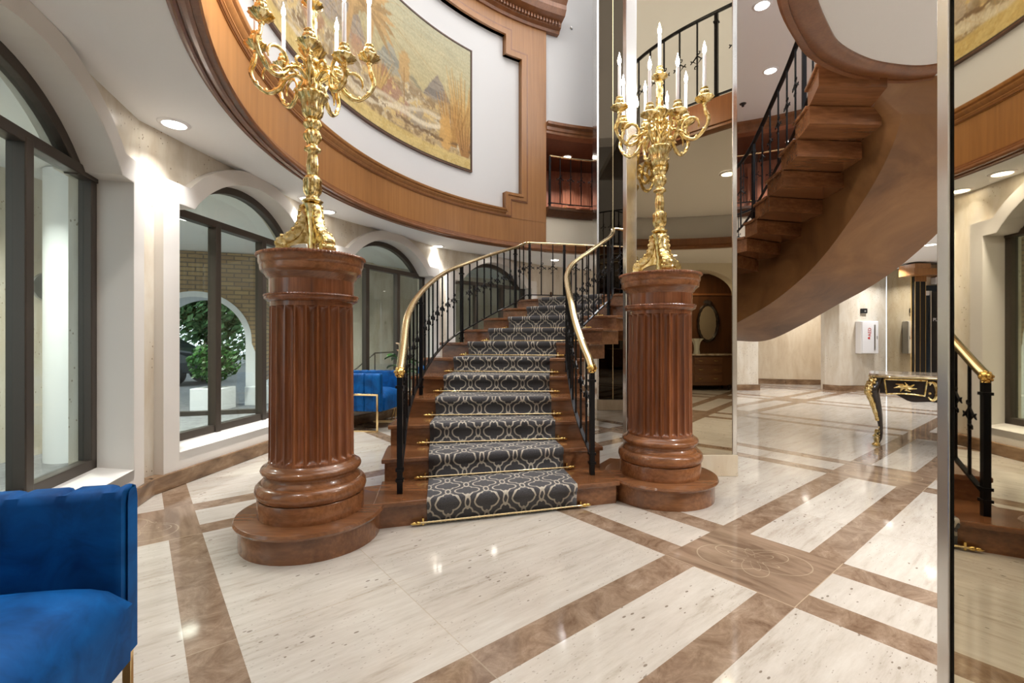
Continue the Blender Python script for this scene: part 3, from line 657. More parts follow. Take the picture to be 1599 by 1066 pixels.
def railing(name, path, rail_h, parent, post_every=8, spacing=.165, first_post=True, mats=(PALEB, IRON), rail_r=.021, end_post=True, bar=.075, foot=.0, skip_first=0, rail_drop=None, hrw=None, newel_foot=None):
    """path: dense list of (x, y, z base). rail and bottom bar follow it."""
    L = [0]
    for p, q in zip(path, path[1:]): L.append(L[-1] + math.dist(p[:2], q[:2]))
    H = rail_h if callable(rail_h) else (lambda s: rail_h)
    root = bpy.data.objects.new(name, None); COL.objects.link(root); root.parent = parent; root.location = (0, 0, 0); root.empty_display_size = .1
    if parent is not None: root.location = -Vector(parent.location)
    def P(s):
        s = max(0, min(L[-1], s)); i = max(0, min(len(L) - 2, next((k for k in range(len(L) - 1) if L[k + 1] >= s), len(L) - 2))); u = (s - L[i]) / max(1e-6, L[i + 1] - L[i])
        return lerp2(path[i], path[i + 1], u)
    N = max(8, int(L[-1] / .06)); ss = [L[-1] * i / N for i in range(N + 1)]
    top = [(P(s)[0], P(s)[1], P(s)[2] + H(s)) for s in ss]
    pr = [(-1.15, -.5), (-1.3, 0), (-1.05, .55), (-.5, .85), (0, .95), (.5, .85), (1.05, .55), (1.3, 0), (1.15, -.5), (.6, -.8), (-.6, -.8)]
    m = LB(); rings = []
    for i, p in enumerate(top):
        a, b = top[max(0, i - 1)], top[min(N, i + 1)]; t = (Vector(b) - Vector(a)).normalized(); sd = t.cross(Vector((0, 0, 1))).normalized(); up = sd.cross(t)
        rings.append([Vector(p) + sd * x * rail_r + up * y * rail_r for x, y in pr])
    m.rings(rings).build('handrail', mats[0], root, True, angle=60)
    m = LB(); m.tube([(P(s)[0], P(s)[1], P(s)[2] + bar) for s in ss], 0, sq=(.014, .007), up=(0, 0, 1)); m.build('bottom_bar', mats[1], root)
    k = 0; s = 0.0; tot = int(round((L[-1]) / spacing)); cache = {}
    for k in range(tot + 1):
        s = L[-1] * k / tot; p = P(s); a, b = P(s - .05), P(s + .05); ang = math.atan2(b[1] - a[1], b[0] - a[0])
        isp = (k % post_every == 0 and (k > 0 or first_post)) or (k == tot and end_post)
        if k < skip_first and not isp: continue
        h = H(s)
        if isp:
            f0 = -.0 if k else 0.0
            o = post_mb(-.02 - (newel_foot if (newel_foot and k == 0) else .10 if post_every < 99 else 0), h - .015, .017 if k else .018).build('post', mats[1], root)
        else:
            key = round(h, 2)
            if key in cache: o = cache[key].copy(); COL.objects.link(o)
            else: o = baluster_mb(bar, h - .012, orn=bar + (h - bar) * .52).build('baluster', mats[1], root); cache[key] = o
        o.location = p; o.rotation_euler = (0, 0, ang); o.parent = root
    return root, top
def zn(t): return (t - 0.0) * RH if t <= 11 else (11 * RH if t <= 12 else t * RH) 
def nose(t):   # height of the nosing line
    if t <= 11: return t * RH
    if t <= 11.9: return 11 * RH
    if t < 12.3: return 11 * RH + (t - 11.9) / .4 * (12.3 - 11) * RH
    return t * RH
# outer rail: from newel on the first step to the landing
op = []
for i in range(0, 97):
    t = 1.33 + (11.05 - 1.33) * i / 96; x, y = at(t, -(.715 + .06 * max(0, (t - 6)) / 5)); op.append((x, y, nose(t)))
P1_ = op[0]; corner = (.28, 7.36, 11 * RH); op.append(corner)
RHGT = lambda s: (.77 + .13 * min(1, s / .7))
op[0] = (-.758, 3.134, op[0][2])
railing('outer_railing', op, RHGT, ST, 8, .172, rail_r=.024, newel_foot=.055)
lp = [lerp2(corner, (1.2, 7.56, 11 * RH), i / 8) for i in range(9)] + [lerp2((1.2, 7.56, 11 * RH), (2.35, 7.78, 11 * RH), i / 8) for i in range(1, 9)]
railing('landing_railing', lp, .90, ST, 3, .19, first_post=False, rail_r=.018, mats=(PALEB, IRON))
# inner rail up to the eye of the stair, then level
ip = []
for i in range(0, 97):
    t = 1.35 + (10.6 - 1.35) * i / 96; ip.append((*at(t, .715 + .0 * t), nose(t)))
ip[0] = (.615, 3.57, ip[0][2])
ip += [(1.40, 6.42, 11 * RH), (1.70, 6.60, 11 * RH), (1.95, 6.74, 11 * RH), (2.2, 6.80, 11 * RH + .02)]
railing('inner_railing', ip, RHGT, ST, 9, .155, rail_r=.024, newel_foot=.055)
up_ = []
for i in range(0, 81):
    t = 12.15 + (21.9 - 12.15) * i / 80; a, b = inner(t), outer(t); d = math.dist(a, b); up_.append((*lerp2(a, b, .07 / d), nose(t)))
railing('upper_inner_railing', up_, .92, ST, 6, .21, rail_r=.020, mats=(IRON, IRON))
uo = []
for i in range(0, 61):
    t = 12.3 + (21.8 - 12.3) * i / 60; a, b = inner(t), outer(t); d = math.dist(a, b); uo.append((*lerp2(b, a, .07 / d), nose(t)))
railing('upper_outer_railing', uo, .92, ST, 8, .26, rail_r=.020, mats=(IRON, IRON))
# scrolled brass ends on the two newels
for px, py, s in ((-.758, 3.134, -1), (.615, 3.57, 1)):
    z = 1.33 * RH + .77; m = MB().sphere((px, py, z - .005), .034, 14, 10, (1, 1, .9)).sphere((px, py - .028, z - .004), .018, 10, 8)
    for k in range(8):
        a = 2 * PI * k / 8; m.sphere((px + .03 * math.cos(a), py - .006 + .01 * math.sin(a), z - .005 + .026 * math.sin(a)), .011, 6, 5)
    m.lathe([(.018, -.045), (.026, -.04), (.020, -.03), (.024, -.02)], (px, py), 12, z)
    m.build('rail_scroll', BRASS, ST, True)
# ---------------- carpet runner
def runner():
    vs, fs, uv = [], [], []; rows = []; vlen = 0
    th = .012; HC = .53
    def row(t, z, v, dt=0.0):
        a, b = at(t, -HC), at(t, HC); rows.append(([lerp2(a, b, i / 12) for i in range(13)], z, v))
    def fwd(t, d):  # shift t so that the line moves back by d metres
        c0, c1 = at(t, 0), at(t + .01, 0); return t + d / (math.dist(c0, c1) / .01)
    v = 0
    for n_ in range(1, 12):
        z = n_ * RH
        t0 = fwd(n_, -th - .004); tn = fwd(n_ - .075, -th)
        row(t0, (n_ - 1) * RH + (th if n_ > 1 else .004), v); v += RH - .05
        row(t0, z - .052, v); v += .02
        row(fwd(n_ - .075, -th * .6), z - .040, v); v += .018
        row(tn, z - .022, v); row(tn, z - .008, v + .012)
        row(fwd(tn, .006), z + th * .7, v + .02); row(fwd(tn, .018), z + th, v + .03); v += .03
        if n_ < 11:
            c = math.dist(at(tn, 0), at(n_ + 1, 0)); row(fwd(n_ + 1, -th - .03), z + th, v + c - .03); v += c
        else: row(11.35, z + th, v + .3)
    m = bpy.data.meshes.new('carpet'); nv = 13
    V_ = []; U_ = []
    for pts, z, vv in rows:
        for i, p in enumerate(pts): V_.append((p[0], p[1] - 3.3, z)); U_.append(((i / 12 - .5) * 1.06, vv))
    F = [(r * nv + i, r * nv + i + 1, (r + 1) * nv + i + 1, (r + 1) * nv + i) for r in range(len(rows) - 1) for i in range(12)]
    m.from_pydata(V_, [], F); m.update(); ul = m.uv_layers.new(name='UVMap')
    for l in m.loops: ul.data[l.index].uv = U_[l.vertex_index]
    m.polygons.foreach_set('use_smooth', [True] * len(m.polygons)); m.materials.append(CARPET)
    o = bpy.data.objects.new('carpet_runner', m); COL.objects.link(o); o.location = (0, 3.3, 0)
    so = o.modifiers.new('thickness', 'SOLIDIFY'); so.thickness = .010; so.offset = -1
    tag(o, 'charcoal stair runner carpet with pale quatrefoil trellis pattern on the curved staircase', 'carpet')
runner()
ORD = ['lowest', 'second lowest', 'third from the floor', 'fourth from the floor', 'fifth from the floor', 'sixth from the floor', 'seventh from the floor', 'eighth from the floor', 'ninth from the floor', 'tenth from the floor', 'topmost']
for n_ in range(1, 12):
    def back(t, d): return t - d / (math.dist(at(t, 0), at(t + .01, 0)) / .01)
    t = back(n_, .034); z = (n_ - 1) * RH + .022
    a, b = at(t, -.60), at(t, .60); ang = math.atan2(b[1] - a[1], b[0] - a[0]); c = lerp2(a, b, .5)
    T = thing('stair_rod', 'twisted brass stair rod across the patterned runner, %s' % ORD[n_ - 1], 'stair rod', (*c, z), ang, 'brass stair rods')
    L2 = .58; pts = [(-L2 + 2 * L2 * i / 90, 0, 0) for i in range(91)]
    LB().tube(pts, [.0062 + .0018 * (i % 2) for i in range(91)], 8).build('rod', PALEB, T, True, angle=70)
    for s in (-1, 1):
        LB().rings([[(s * (L2 + h), r * math.cos(k * PI / 5), r * math.sin(k * PI / 5)) for k in range(10)] for h, r in ((-.01, .008), (.0, .013), (.012, .014), (.02, .008), (.03, .012), (.042, .010), (.055, .003))]).build('finial', BRASS, T, True)
        LB().box(s * .555 - .006, s * .555 + .006, -.004, .026, -.016, .03).build('bracket', BRASS, T, bevel=.002)
# ================================================================== COLUMNS
def column(c, label):
    T = thing('wooden_column', label, 'column', (*c, RH - .001), 0, 'fluted wooden columns flanking the stair')
    n = 96
    L0 = RH
    def lath(prof, nn=64): return LB().lathe([(r, z - L0) for r, z in prof], (0, 0), nn)
    lath([(.01, L0), (.303, L0), (.305, .262), (.30, .27), (.01, .27)]).build('plinth', WOOD_COLX, T, True)
    lath([(.01, .27), (.295, .27), (.312, .285), (.319, .31), (.314, .338), (.298, .355), (.282, .36), (.280, .372), (.268, .385), (.262, .40), (.268, .412), (.283, .418), (.288, .432), (.283, .446), (.268, .455), (.255, .462), (.246, .475), (.01, .475)]).build('base_moulding', WOOD_COLX, T, True, angle=50)
    # fluted shaft
    NF = 24; per = 14; rings = []
    zs = [.475, .49, .497, .505, .515, .53] + [.53 + (1.365 - .53) * i / 8 for i in range(1, 9)] + [1.38, 1.39, 1.398, 1.404, 1.415, 1.43]
    for z in zs:
        r0 = .243 - .006 * (z - .475)
        if z <= .492: dpt = 0
        elif z < .53: dpt = .017 * math.sqrt(max(0, 1 - ((.53 - z) / .038) ** 2))
        elif z > 1.403: dpt = 0
        elif z > 1.365: dpt = .017 * math.sqrt(max(0, 1 - ((z - 1.365) / .038) ** 2))
        else: dpt = .017
        ring = []
        for k in range(NF):
            for j in range(per):
                u = j / per; a = 2 * PI * (k + u) / NF
                d = 1.6 * dpt * math.sqrt(max(0, 1 - ((u - .5) / .40) ** 2)) if abs(u - .5) < .40 else 0
                ring.append(((r0 - d) * math.cos(a), (r0 - d) * math.sin(a), z - L0))
        rings.append(ring)
    LB().rings(rings).build('shaft', WOOD_COL, T, True, angle=38)
    lath([(.01, 1.43), (.243, 1.43), (.250, 1.436), (.262, 1.442), (.268, 1.452), (.266, 1.462), (.256, 1.466), (.256, 1.472), (.243, 1.476), (.243, 1.565), (.01, 1.565)]).build('neck', WOOD_COL, T, True, angle=50)
    def rope(name, r, z, a_, nr=90):
        ring = []; K = nr * 4; rg = []
        for i in range(K):
            t = 2 * PI * i / K; rr = a_ * (.78 + .30 * abs(math.sin(nr * t / 2)))
            rg.append([((r + rr * math.cos(q)) * math.cos(t), (r + rr * math.cos(q)) * math.sin(t), z - L0 + rr * math.sin(q)) for q in [PI * 2 * j / 8 for j in range(8)]])
        LB().rings(rg, True, False, True).build(name, WOOD_COL, T, True)
    rope('beaded_ring', .263, 1.468, .0085, 84); rope('beaded_rim', .305, 1.706, .010, 96)
    lath([(.01, 1.56), (.243, 1.56), (.247, 1.572), (.258, 1.58), (.262, 1.592), (.274, 1.602), (.288, 1.612), (.292, 1.63), (.291, 1.65), (.297, 1.656), (.300, 1.668), (.299, 1.69), (.305, 1.70), (.305, 1.712), (.298, 1.716), (.01, 1.716)]).build('capital', WOOD_COLX, T, True, angle=40)
    return T
column(CL, 'fluted mahogany column on the left platform of the stair, nearer the camera, before the arched windows')
column(CR, 'fluted mahogany column on the right platform of the stair, in front of the tall mirror partition')
# ================================================================== CANDELABRA
ZT = 1.716
def candelabrum(c, rz, label):
    T = thing('candelabrum', label, 'candelabrum', (*c, ZT), rz, 'gilded candelabra on the two columns')
    # tripod foot with three scrolled legs
    f = LB(); f.lathe([(.01, .0), (.05, .0), (.045, .02), (.03, .03), (.028, .12), (.035, .2), (.045, .27), (.052, .295), (.060, .31), (.062, .318), (.04, .33), (.01, .33)], (0, 0), 18)
    f.build('foot_core', GILT, T, True)
    for k in range(3):
        a = 2 * PI * k / 3 + .5; ca, sa = math.cos(a), math.sin(a)
        prof = [(.035, .30), (.055, .285), (.062, .25), (.068, .20), (.09, .155), (.125, .12), (.16, .10), (.185, .075), (.19, .045), (.175, .022), (.155, .03), (.155, .05), (.168, .055)]
        W_ = [.020, .024, .026, .026, .028, .03, .032, .034, .036, .036, .03, .024, .016]
        m = LB(); m.rings([[((r + dx) * ca - y * sa, (r + dx) * sa + y * ca, z + dz) for dx, y, dz in ((-.022, -w_, -.026), (.014, -w_, .012), (.022, 0, .02), (.014, w_, .012), (-.022, w_, -.026))] for (r, z), w_ in zip(prof, W_)])
        m.rings([[(r * ca - y * sa, r * sa + y * ca, z) for r, z in ((.02, .29), (.05, .27), (.058, .2), (.085, .14), (.13, .105), (.175, .085), (.19, .05), (.17, .02), (.145, .035), (.12, .06), (.085, .075), (.05, .08), (.02, .08))] for y in (-.013, .013)])
        m.sphere((.168 * ca, .168 * sa, .05), .034, 12, 8)
        for i in range(14):
            u = i / 13; j = min(11, int(u * 11)); fr_ = u * 11 - j; r, z = lerp2(prof[j], prof[j + 1], fr_)
            for s in (-1, 1): m.sphere(((r + .012) * ca - s * .024 * sa, (r + .012) * sa + s * .024 * ca, z + .012), .010 + .003 * (i % 2), 6, 5)
        m.tube([((.178) * ca - y * sa, .178 * sa + y * ca, .036) for y in (-.042, 0, .042)], [.024, .03, .024], 12)
        m.build('leg', GILT, T, True, angle=60)
    def gad(prof, amp, nf, n=60):
        m = LB(); return m.rings([[(r * (1 + amp * math.cos(nf * 2 * PI * j / n)) * math.cos(2 * PI * j / n), r * (1 + amp * math.cos(nf * 2 * PI * j / n)) * math.sin(2 * PI * j / n), z - ZT) for j in range(n)] for r, z in prof])
    gad([(.01, 2.04), (.045, 2.045), (.060, 2.055), (.060, 2.062), (.042, 2.072), (.034, 2.09), (.042, 2.10), (.050, 2.115), (.053, 2.14), (.050, 2.165), (.054, 2.185), (.050, 2.20), (.038, 2.21), (.030, 2.22)], .05, 10).build('lower_knop', GILT, T, True, angle=60)
    gad([(.03, 2.215), (.032, 2.24), (.036, 2.28), (.031, 2.32), (.026, 2.35), (.030, 2.365), (.048, 2.373), (.048, 2.382), (.030, 2.395), (.028, 2.41)], .06, 8).build('stem', GILT, T, True, angle=60)
    gad([(.028, 2.41), (.034, 2.425), (.046, 2.44), (.049, 2.465), (.040, 2.49), (.030, 2.50), (.040, 2.51), (.048, 2.525), (.050, 2.54), (.040, 2.56), (.030, 2.568)], .10, 12).build('gadrooned_knop', GILT, T, True, angle=60)
    gad([(.030, 2.565), (.040, 2.575), (.055, 2.59), (.062, 2.62), (.060, 2.645), (.066, 2.665), (.070, 2.68), (.085, 2.70), (.087, 2.712), (.075, 2.725), (.055, 2.735)], .06, 14).build('urn', GILT, T, True, angle=60)
    gad([(.055, 2.73), (.062, 2.75), (.058, 2.78), (.050, 2.80), (.056, 2.82), (.050, 2.85), (.040, 2.87), (.036, 2.89), (.050, 2.90), (.052, 2.915), (.040, 2.93), (.05, 2.95), (.072, 2.975), (.078, 2.99), (.066, 3.0), (.045, 3.01), (.035, 3.03)], .07, 10).build('hub', GILT, T, True, angle=60)
    gad([(.032, 3.02), (.026, 3.05), (.030, 3.07), (.024, 3.09), (.026, 3.18), (.022, 3.21), (.030, 3.22), (.026, 3.235)], .08, 8).build('upper_stem', GILT, T, True, angle=60)
    def pan(m, x, y, z, k=1.0):
        N = 36; pr = [(.008, -.05), (.016, -.04), (.012, -.028), (.03, -.018), (.052, -.004), (.060, .006), (.056, .012), (.03, .008), (.018, .014), (.016, .026), (.027, .036), (.03, .05), (.026, .062), (.018, .07), (.024, .078), (.022, .084), (.01, .086)]
        m.rings([[(x + r * k * (1 + .07 * math.cos(12 * 2 * PI * j / N)) * math.cos(2 * PI * j / N), y + r * k * (1 + .07 * math.cos(12 * 2 * PI * j / N)) * math.sin(2 * PI * j / N), z + h) for j in range(N)] for r, h in pr])
    def candle(x, y, z, name='candle'):
        o = LB().lathe([(.0, 0), (.0125, 0), (.0125, .235), (.011, .243), (.0, .245)], (x, y), 14, z).build(name, CANDLE, T, True)
        LB().lathe([(.001, .243), (.007, .25), (.013, .268), (.0145, .282), (.011, .302), (.005, .32), (.001, .345)], (x, y), 10, z).build('flame_bulb', FLAME, o, True)
    high = [-36, 34, 93, 133, 190]; lowt = [-81, -122, 60]
    for i, (deg, R0, zp) in enumerate([(a, .335, 3.0) for a in high] + [(a, .28, 2.86) for a in lowt]):
        a = R_(deg); ca, sa = math.cos(a), math.sin(a); zz = zp - ZT; hb = 2.78 - ZT
        Q = lambda r, z, y=0: (r * ca - y * sa, r * sa + y * ca, z)
        path = {0: (.04, hb + .02), 1: (.10, hb + .055), 2: (.155, hb + .03), 3: (.20, hb - .035), 4: (.265, hb - .06), 5: (R0 - .005, hb - .015), 6: (R0 + .03, hb + .06), 7: (R0 + .01, zz - .10), 8: (R0, zz - .045)}
        if zp < 2.95: path.update({3: (.17, hb - .06), 4: (.22, hb - .09), 5: (R0 - .01, hb - .06), 6: (R0 + .02, hb - .0), 7: (R0 + .005, zz - .075)})
        pts = [Q(*spline(path, k / 6)) for k in range(49)]
        m = LB(); m.tube(pts, [.0165 - .005 * abs(math.sin(k / 48 * PI * 2.5)) for k in range(49)], 8)
        # C-scroll and leaves
        sc_ = [Q(.235 + .062 * math.cos(q) * (1 - .0 * q), hb + .045 + .062 * math.sin(q)) for q in [(-.4 + 4.6 * k / 22) for k in range(23)]]
        m.tube(sc_, [.005 + .006 * math.sin(PI * k / 22) for k in range(23)], 7)
        s2 = [Q(.09 + (.05 - .0018 * k) * math.cos(q), hb + .09 + (.05 - .0018 * k) * math.sin(q)) for k, q in enumerate([(3.6 - 5.6 * k / 22) for k in range(23)])]
        m.tube(s2, [.004 + .006 * math.sin(PI * k / 22) for k in range(23)], 7)
        for k in range(5, 46, 5):
            p = pts[k]; m.sphere((p[0], p[1], p[2] + .010), .013, 7, 5, (1, 1, 1.3))
        for k in (12, 26, 38):
            p = Vector(pts[k]); d = (Vector(pts[k + 2]) - Vector(pts[k - 2])).normalized()
            for s in (-1, 1):
                m.tube([p, p + d * .02 + Vector((-sa * s, ca * s, .4)) * .014, p + d * .05 + Vector((-sa * s, ca * s, .9)) * .018], [.009, .008, .002], 6)
        pan(m, *Q(R0, zz), 1.12)
        m.build('arm', GILT, T, True, angle=60)
        x, y, _ = Q(R0, 0); candle(x, y, zz + .086)
    m = LB(); pan(m, 0, 0, 3.27 - ZT, 1.05); m.build('top_pan', GILT, T, True, angle=60); candle(0, 0, 3.356 - ZT)
    return T
candelabrum(CL, R_(52), 'gilded many-armed candelabrum on the left column, its upper candles cut by the frame')
candelabrum(CR, 0, 'gilded nine-light candelabrum on the right column, in front of the tall mirror')
for T_, in ((o,) for o in COL.objects if o.name.startswith('candelabrum')):
    l = bpy.data.lights.new('candle_glow', 'POINT'); l.energy = 60; l.color = (1, .95, .89); l.shadow_soft_size = .03
    o = bpy.data.objects.new('candle_glow', l); COL.objects.link(o); o.location = (T_.location[0], T_.location[1], 3.66)
# ================================================================== MIRRORS
T = thing('mirror_partition', 'tall tinted mirror panel with steel edges behind the right column', 'mirror', (1.5, 4.17, 0))
MB().box(1.08, 1.96, 4.125, 4.215, .187, 7.98).build('core', BLACK, T)
MB().box(1.10, 1.955, 4.112, 4.124, .187, 7.98).build('mirror_glass', MMIR, T)
MB().box(1.01, 1.105, 4.105, 4.225, .187, 7.98).build('steel_edge', STEEL, T, bevel=.006)
MB().box(1.952, 1.995, 4.105, 4.225, .187, 7.98).build('steel_edge', STEEL, T, bevel=.006)
MB().box(1.0, 2.0, 4.10, 4.23, 0, .187).build('stone_base', TRAVB, T, bevel=.004)
T = thing('mirrored_pier', 'dark smoked mirror pier rising past both floors behind the stair', 'mirror pier', (2.05, 8.2, 0))
MB().box(1.50, 2.62, 8.05, 8.45, .18, 7.98).build('core', BLACK, T)
for x0, x1 in ((1.50, 1.74), (1.75, 1.99), (2.0, 2.3), (2.31, 2.62)): MB().box(x0, x1, 8.035, 8.049, .18, 7.98).build('mirror_glass', DMIR, T)
for x in (1.47, 1.742, 1.992, 2.302): MB().box(x, x + (.03 if x == 1.47 else .008), 8.02, 8.05 if x > 1.5 else 8.45, .18, 7.98).build('metal_edge', STEEL if x < 1.5 else PALEB, T)
MB().box(1.46, 2.64, 7.98, 8.47, 0, .18).build('stone_base', TRAVB, T, bevel=.004)
T = thing('mirror_partition', 'large mirror wall panel with steel corner trim close on the right', 'mirror', (.74, .2, 0))
mx_ = lambda y, d=0.0: (.680 + .1125 * y) / .9937 + d
def slabp(y0, y1, d0, d1, z0, z1): return MB().prism([(mx_(y0, d0), y0), (mx_(y1, d0), y1), (mx_(y1, d1), y1), (mx_(y0, d1), y0)], z0, z1)
slabp(-.9, .814, 0, .012, 0, 3.44).build('mirror_glass', SMIR, T)
slabp(-.9, .845, .0125, .11, 0, 3.44).build('core', BLACK, T)
slabp(.822, .849, -.003, .113, 0, 3.44).build('steel_edge', STEEL, T, bevel=.002)
T = thing('wall_mirror', 'floor-to-ceiling mirror panel beside the white wall cabinet in the far lobby', 'mirror', (8.9, 10.7, 0))
MB().prism([(8.935, 11.05), (8.86, 10.3), (8.885, 10.3), (8.96, 11.05)], .13, 2.86).build('mirror_glass', SMIR, T)
MB().prism([(8.925, 11.06), (8.85, 10.29), (8.87, 10.29), (8.945, 11.06)], .0, .13).build('stone_base', BASEB, T)
MB().box(8.852, 8.872, 10.27, 10.30, .0, 2.7).build('metal_edge', GOLDM, T)
T = thing('lift_doorway', 'blue-black lift door beside a glossy dark pier in the far lobby', 'lift door', (9.5, 10.3, 0))
MB().box(9.12, 9.9, 10.27, 10.33, 0, 2.42).build('frame', DOORB, T)
MB().box(9.30, 9.9, 10.25, 10.275, 0, 2.28).build('door_leaf', BLACK, T, bevel=.004)
MB().box(9.24, 9.27, 10.24, 10.27, 0, 2.3).build('polished_edge', SILV, T)
text_mesh('lettering', 'PL', .10, SIGNW, T, (9.33 - 9.5 + .02, -.056, 1.66), (R_(90), 0, 0))
MB().box(9.155, 9.235, 10.255, 10.27, 2.20, 2.30).build('call_sign', SIGNW, T)
T = thing('dark_pier', 'narrow glossy black pier with brass lines next to the lift door', 'pier', (9.0, 10.3, 0))
MB().box(8.875, 9.118, 10.22, 10.285, 0, 2.62).build('panel', BLACK, T)
for x in (8.875, 8.985, 9.105): MB().box(x, x + .010, 10.21, 10.221, 0, 2.5).build('brass_line', GOLDM, T)
MB().box(8.875, 9.118, 10.20, 10.222, 2.5, 2.62).build('wood_cap', WOOD_FAS, T)
T = thing('emergency_light', 'small white emergency light fitting above the lift door', 'light fitting', (9.48, 10.3, 2.5))
MB().box(9.34, 9.75, 10.22, 10.349, 2.45, 2.60).build('housing', SIGNW, T, bevel=.01)
MB().lathe([(.01, 0), (.05, .0), (.03, .06), (.01, .06)], (9.46, 10.20), 16, 2.49).build('lamp_head', SILV, T, True)
# ---------------- white cabinet on the far wall
T = thing('defibrillator_cabinet', 'white wall cabinet with red mark and dark slot on the far stone wall', 'cabinet', (8.40, 11.0, .893))
MB().box(8.20, 8.60, 10.885, 11.079, .893, 1.66).build('body', SIGNW, T, bevel=.012)
MB().box(8.215, 8.59, 10.868, 10.884, .905, 1.65).build('door', SIGNW, T, bevel=.006)
MB().box(8.485, 8.515, 10.858, 10.869, .98, 1.57).build('handle', SILV, T)
text_mesh('lettering', 'AED', .105, RED, T, (8.385 - 8.40, -.134, 1.40 - .893), (R_(90), R_(-90), 0))
text_mesh('small_lettering', 'AED', .04, BLACK, T, (8.56 - 8.40, -.134, 1.27 - .893), (R_(90), R_(-90), 0))
h = MB(); hp = [(0, -.035), (.03, -.002), (.03, .018), (.015, .026), (0, .012), (-.015, .026), (-.03, .018), (-.03, -.002)]
h.add([(8.37 + z_, 10.866, 1.26 + x_) for x_, z_ in hp] + [(8.37 + z_, 10.869, 1.26 + x_) for x_, z_ in hp], [tuple(range(8)), tuple(range(8, 16))[::-1]] + [(k, (k + 1) % 8, 8 + (k + 1) % 8, 8 + k) for k in range(8)])
h.build('heart_mark', RED, T)
T = thing('alarm_box', 'small black alarm box on the stone wall above the white cabinet', 'alarm', (8.39, 11.05, 1.85))
MB().box(8.32, 8.46, 11.03, 11.079, 1.85, 1.965).build('housing', BLACK, T, bevel=.008)
MB().sphere((8.40, 11.025, 1.90), .02, 10, 6, (1, .6, 1)).build('lens', SILV, T, True)
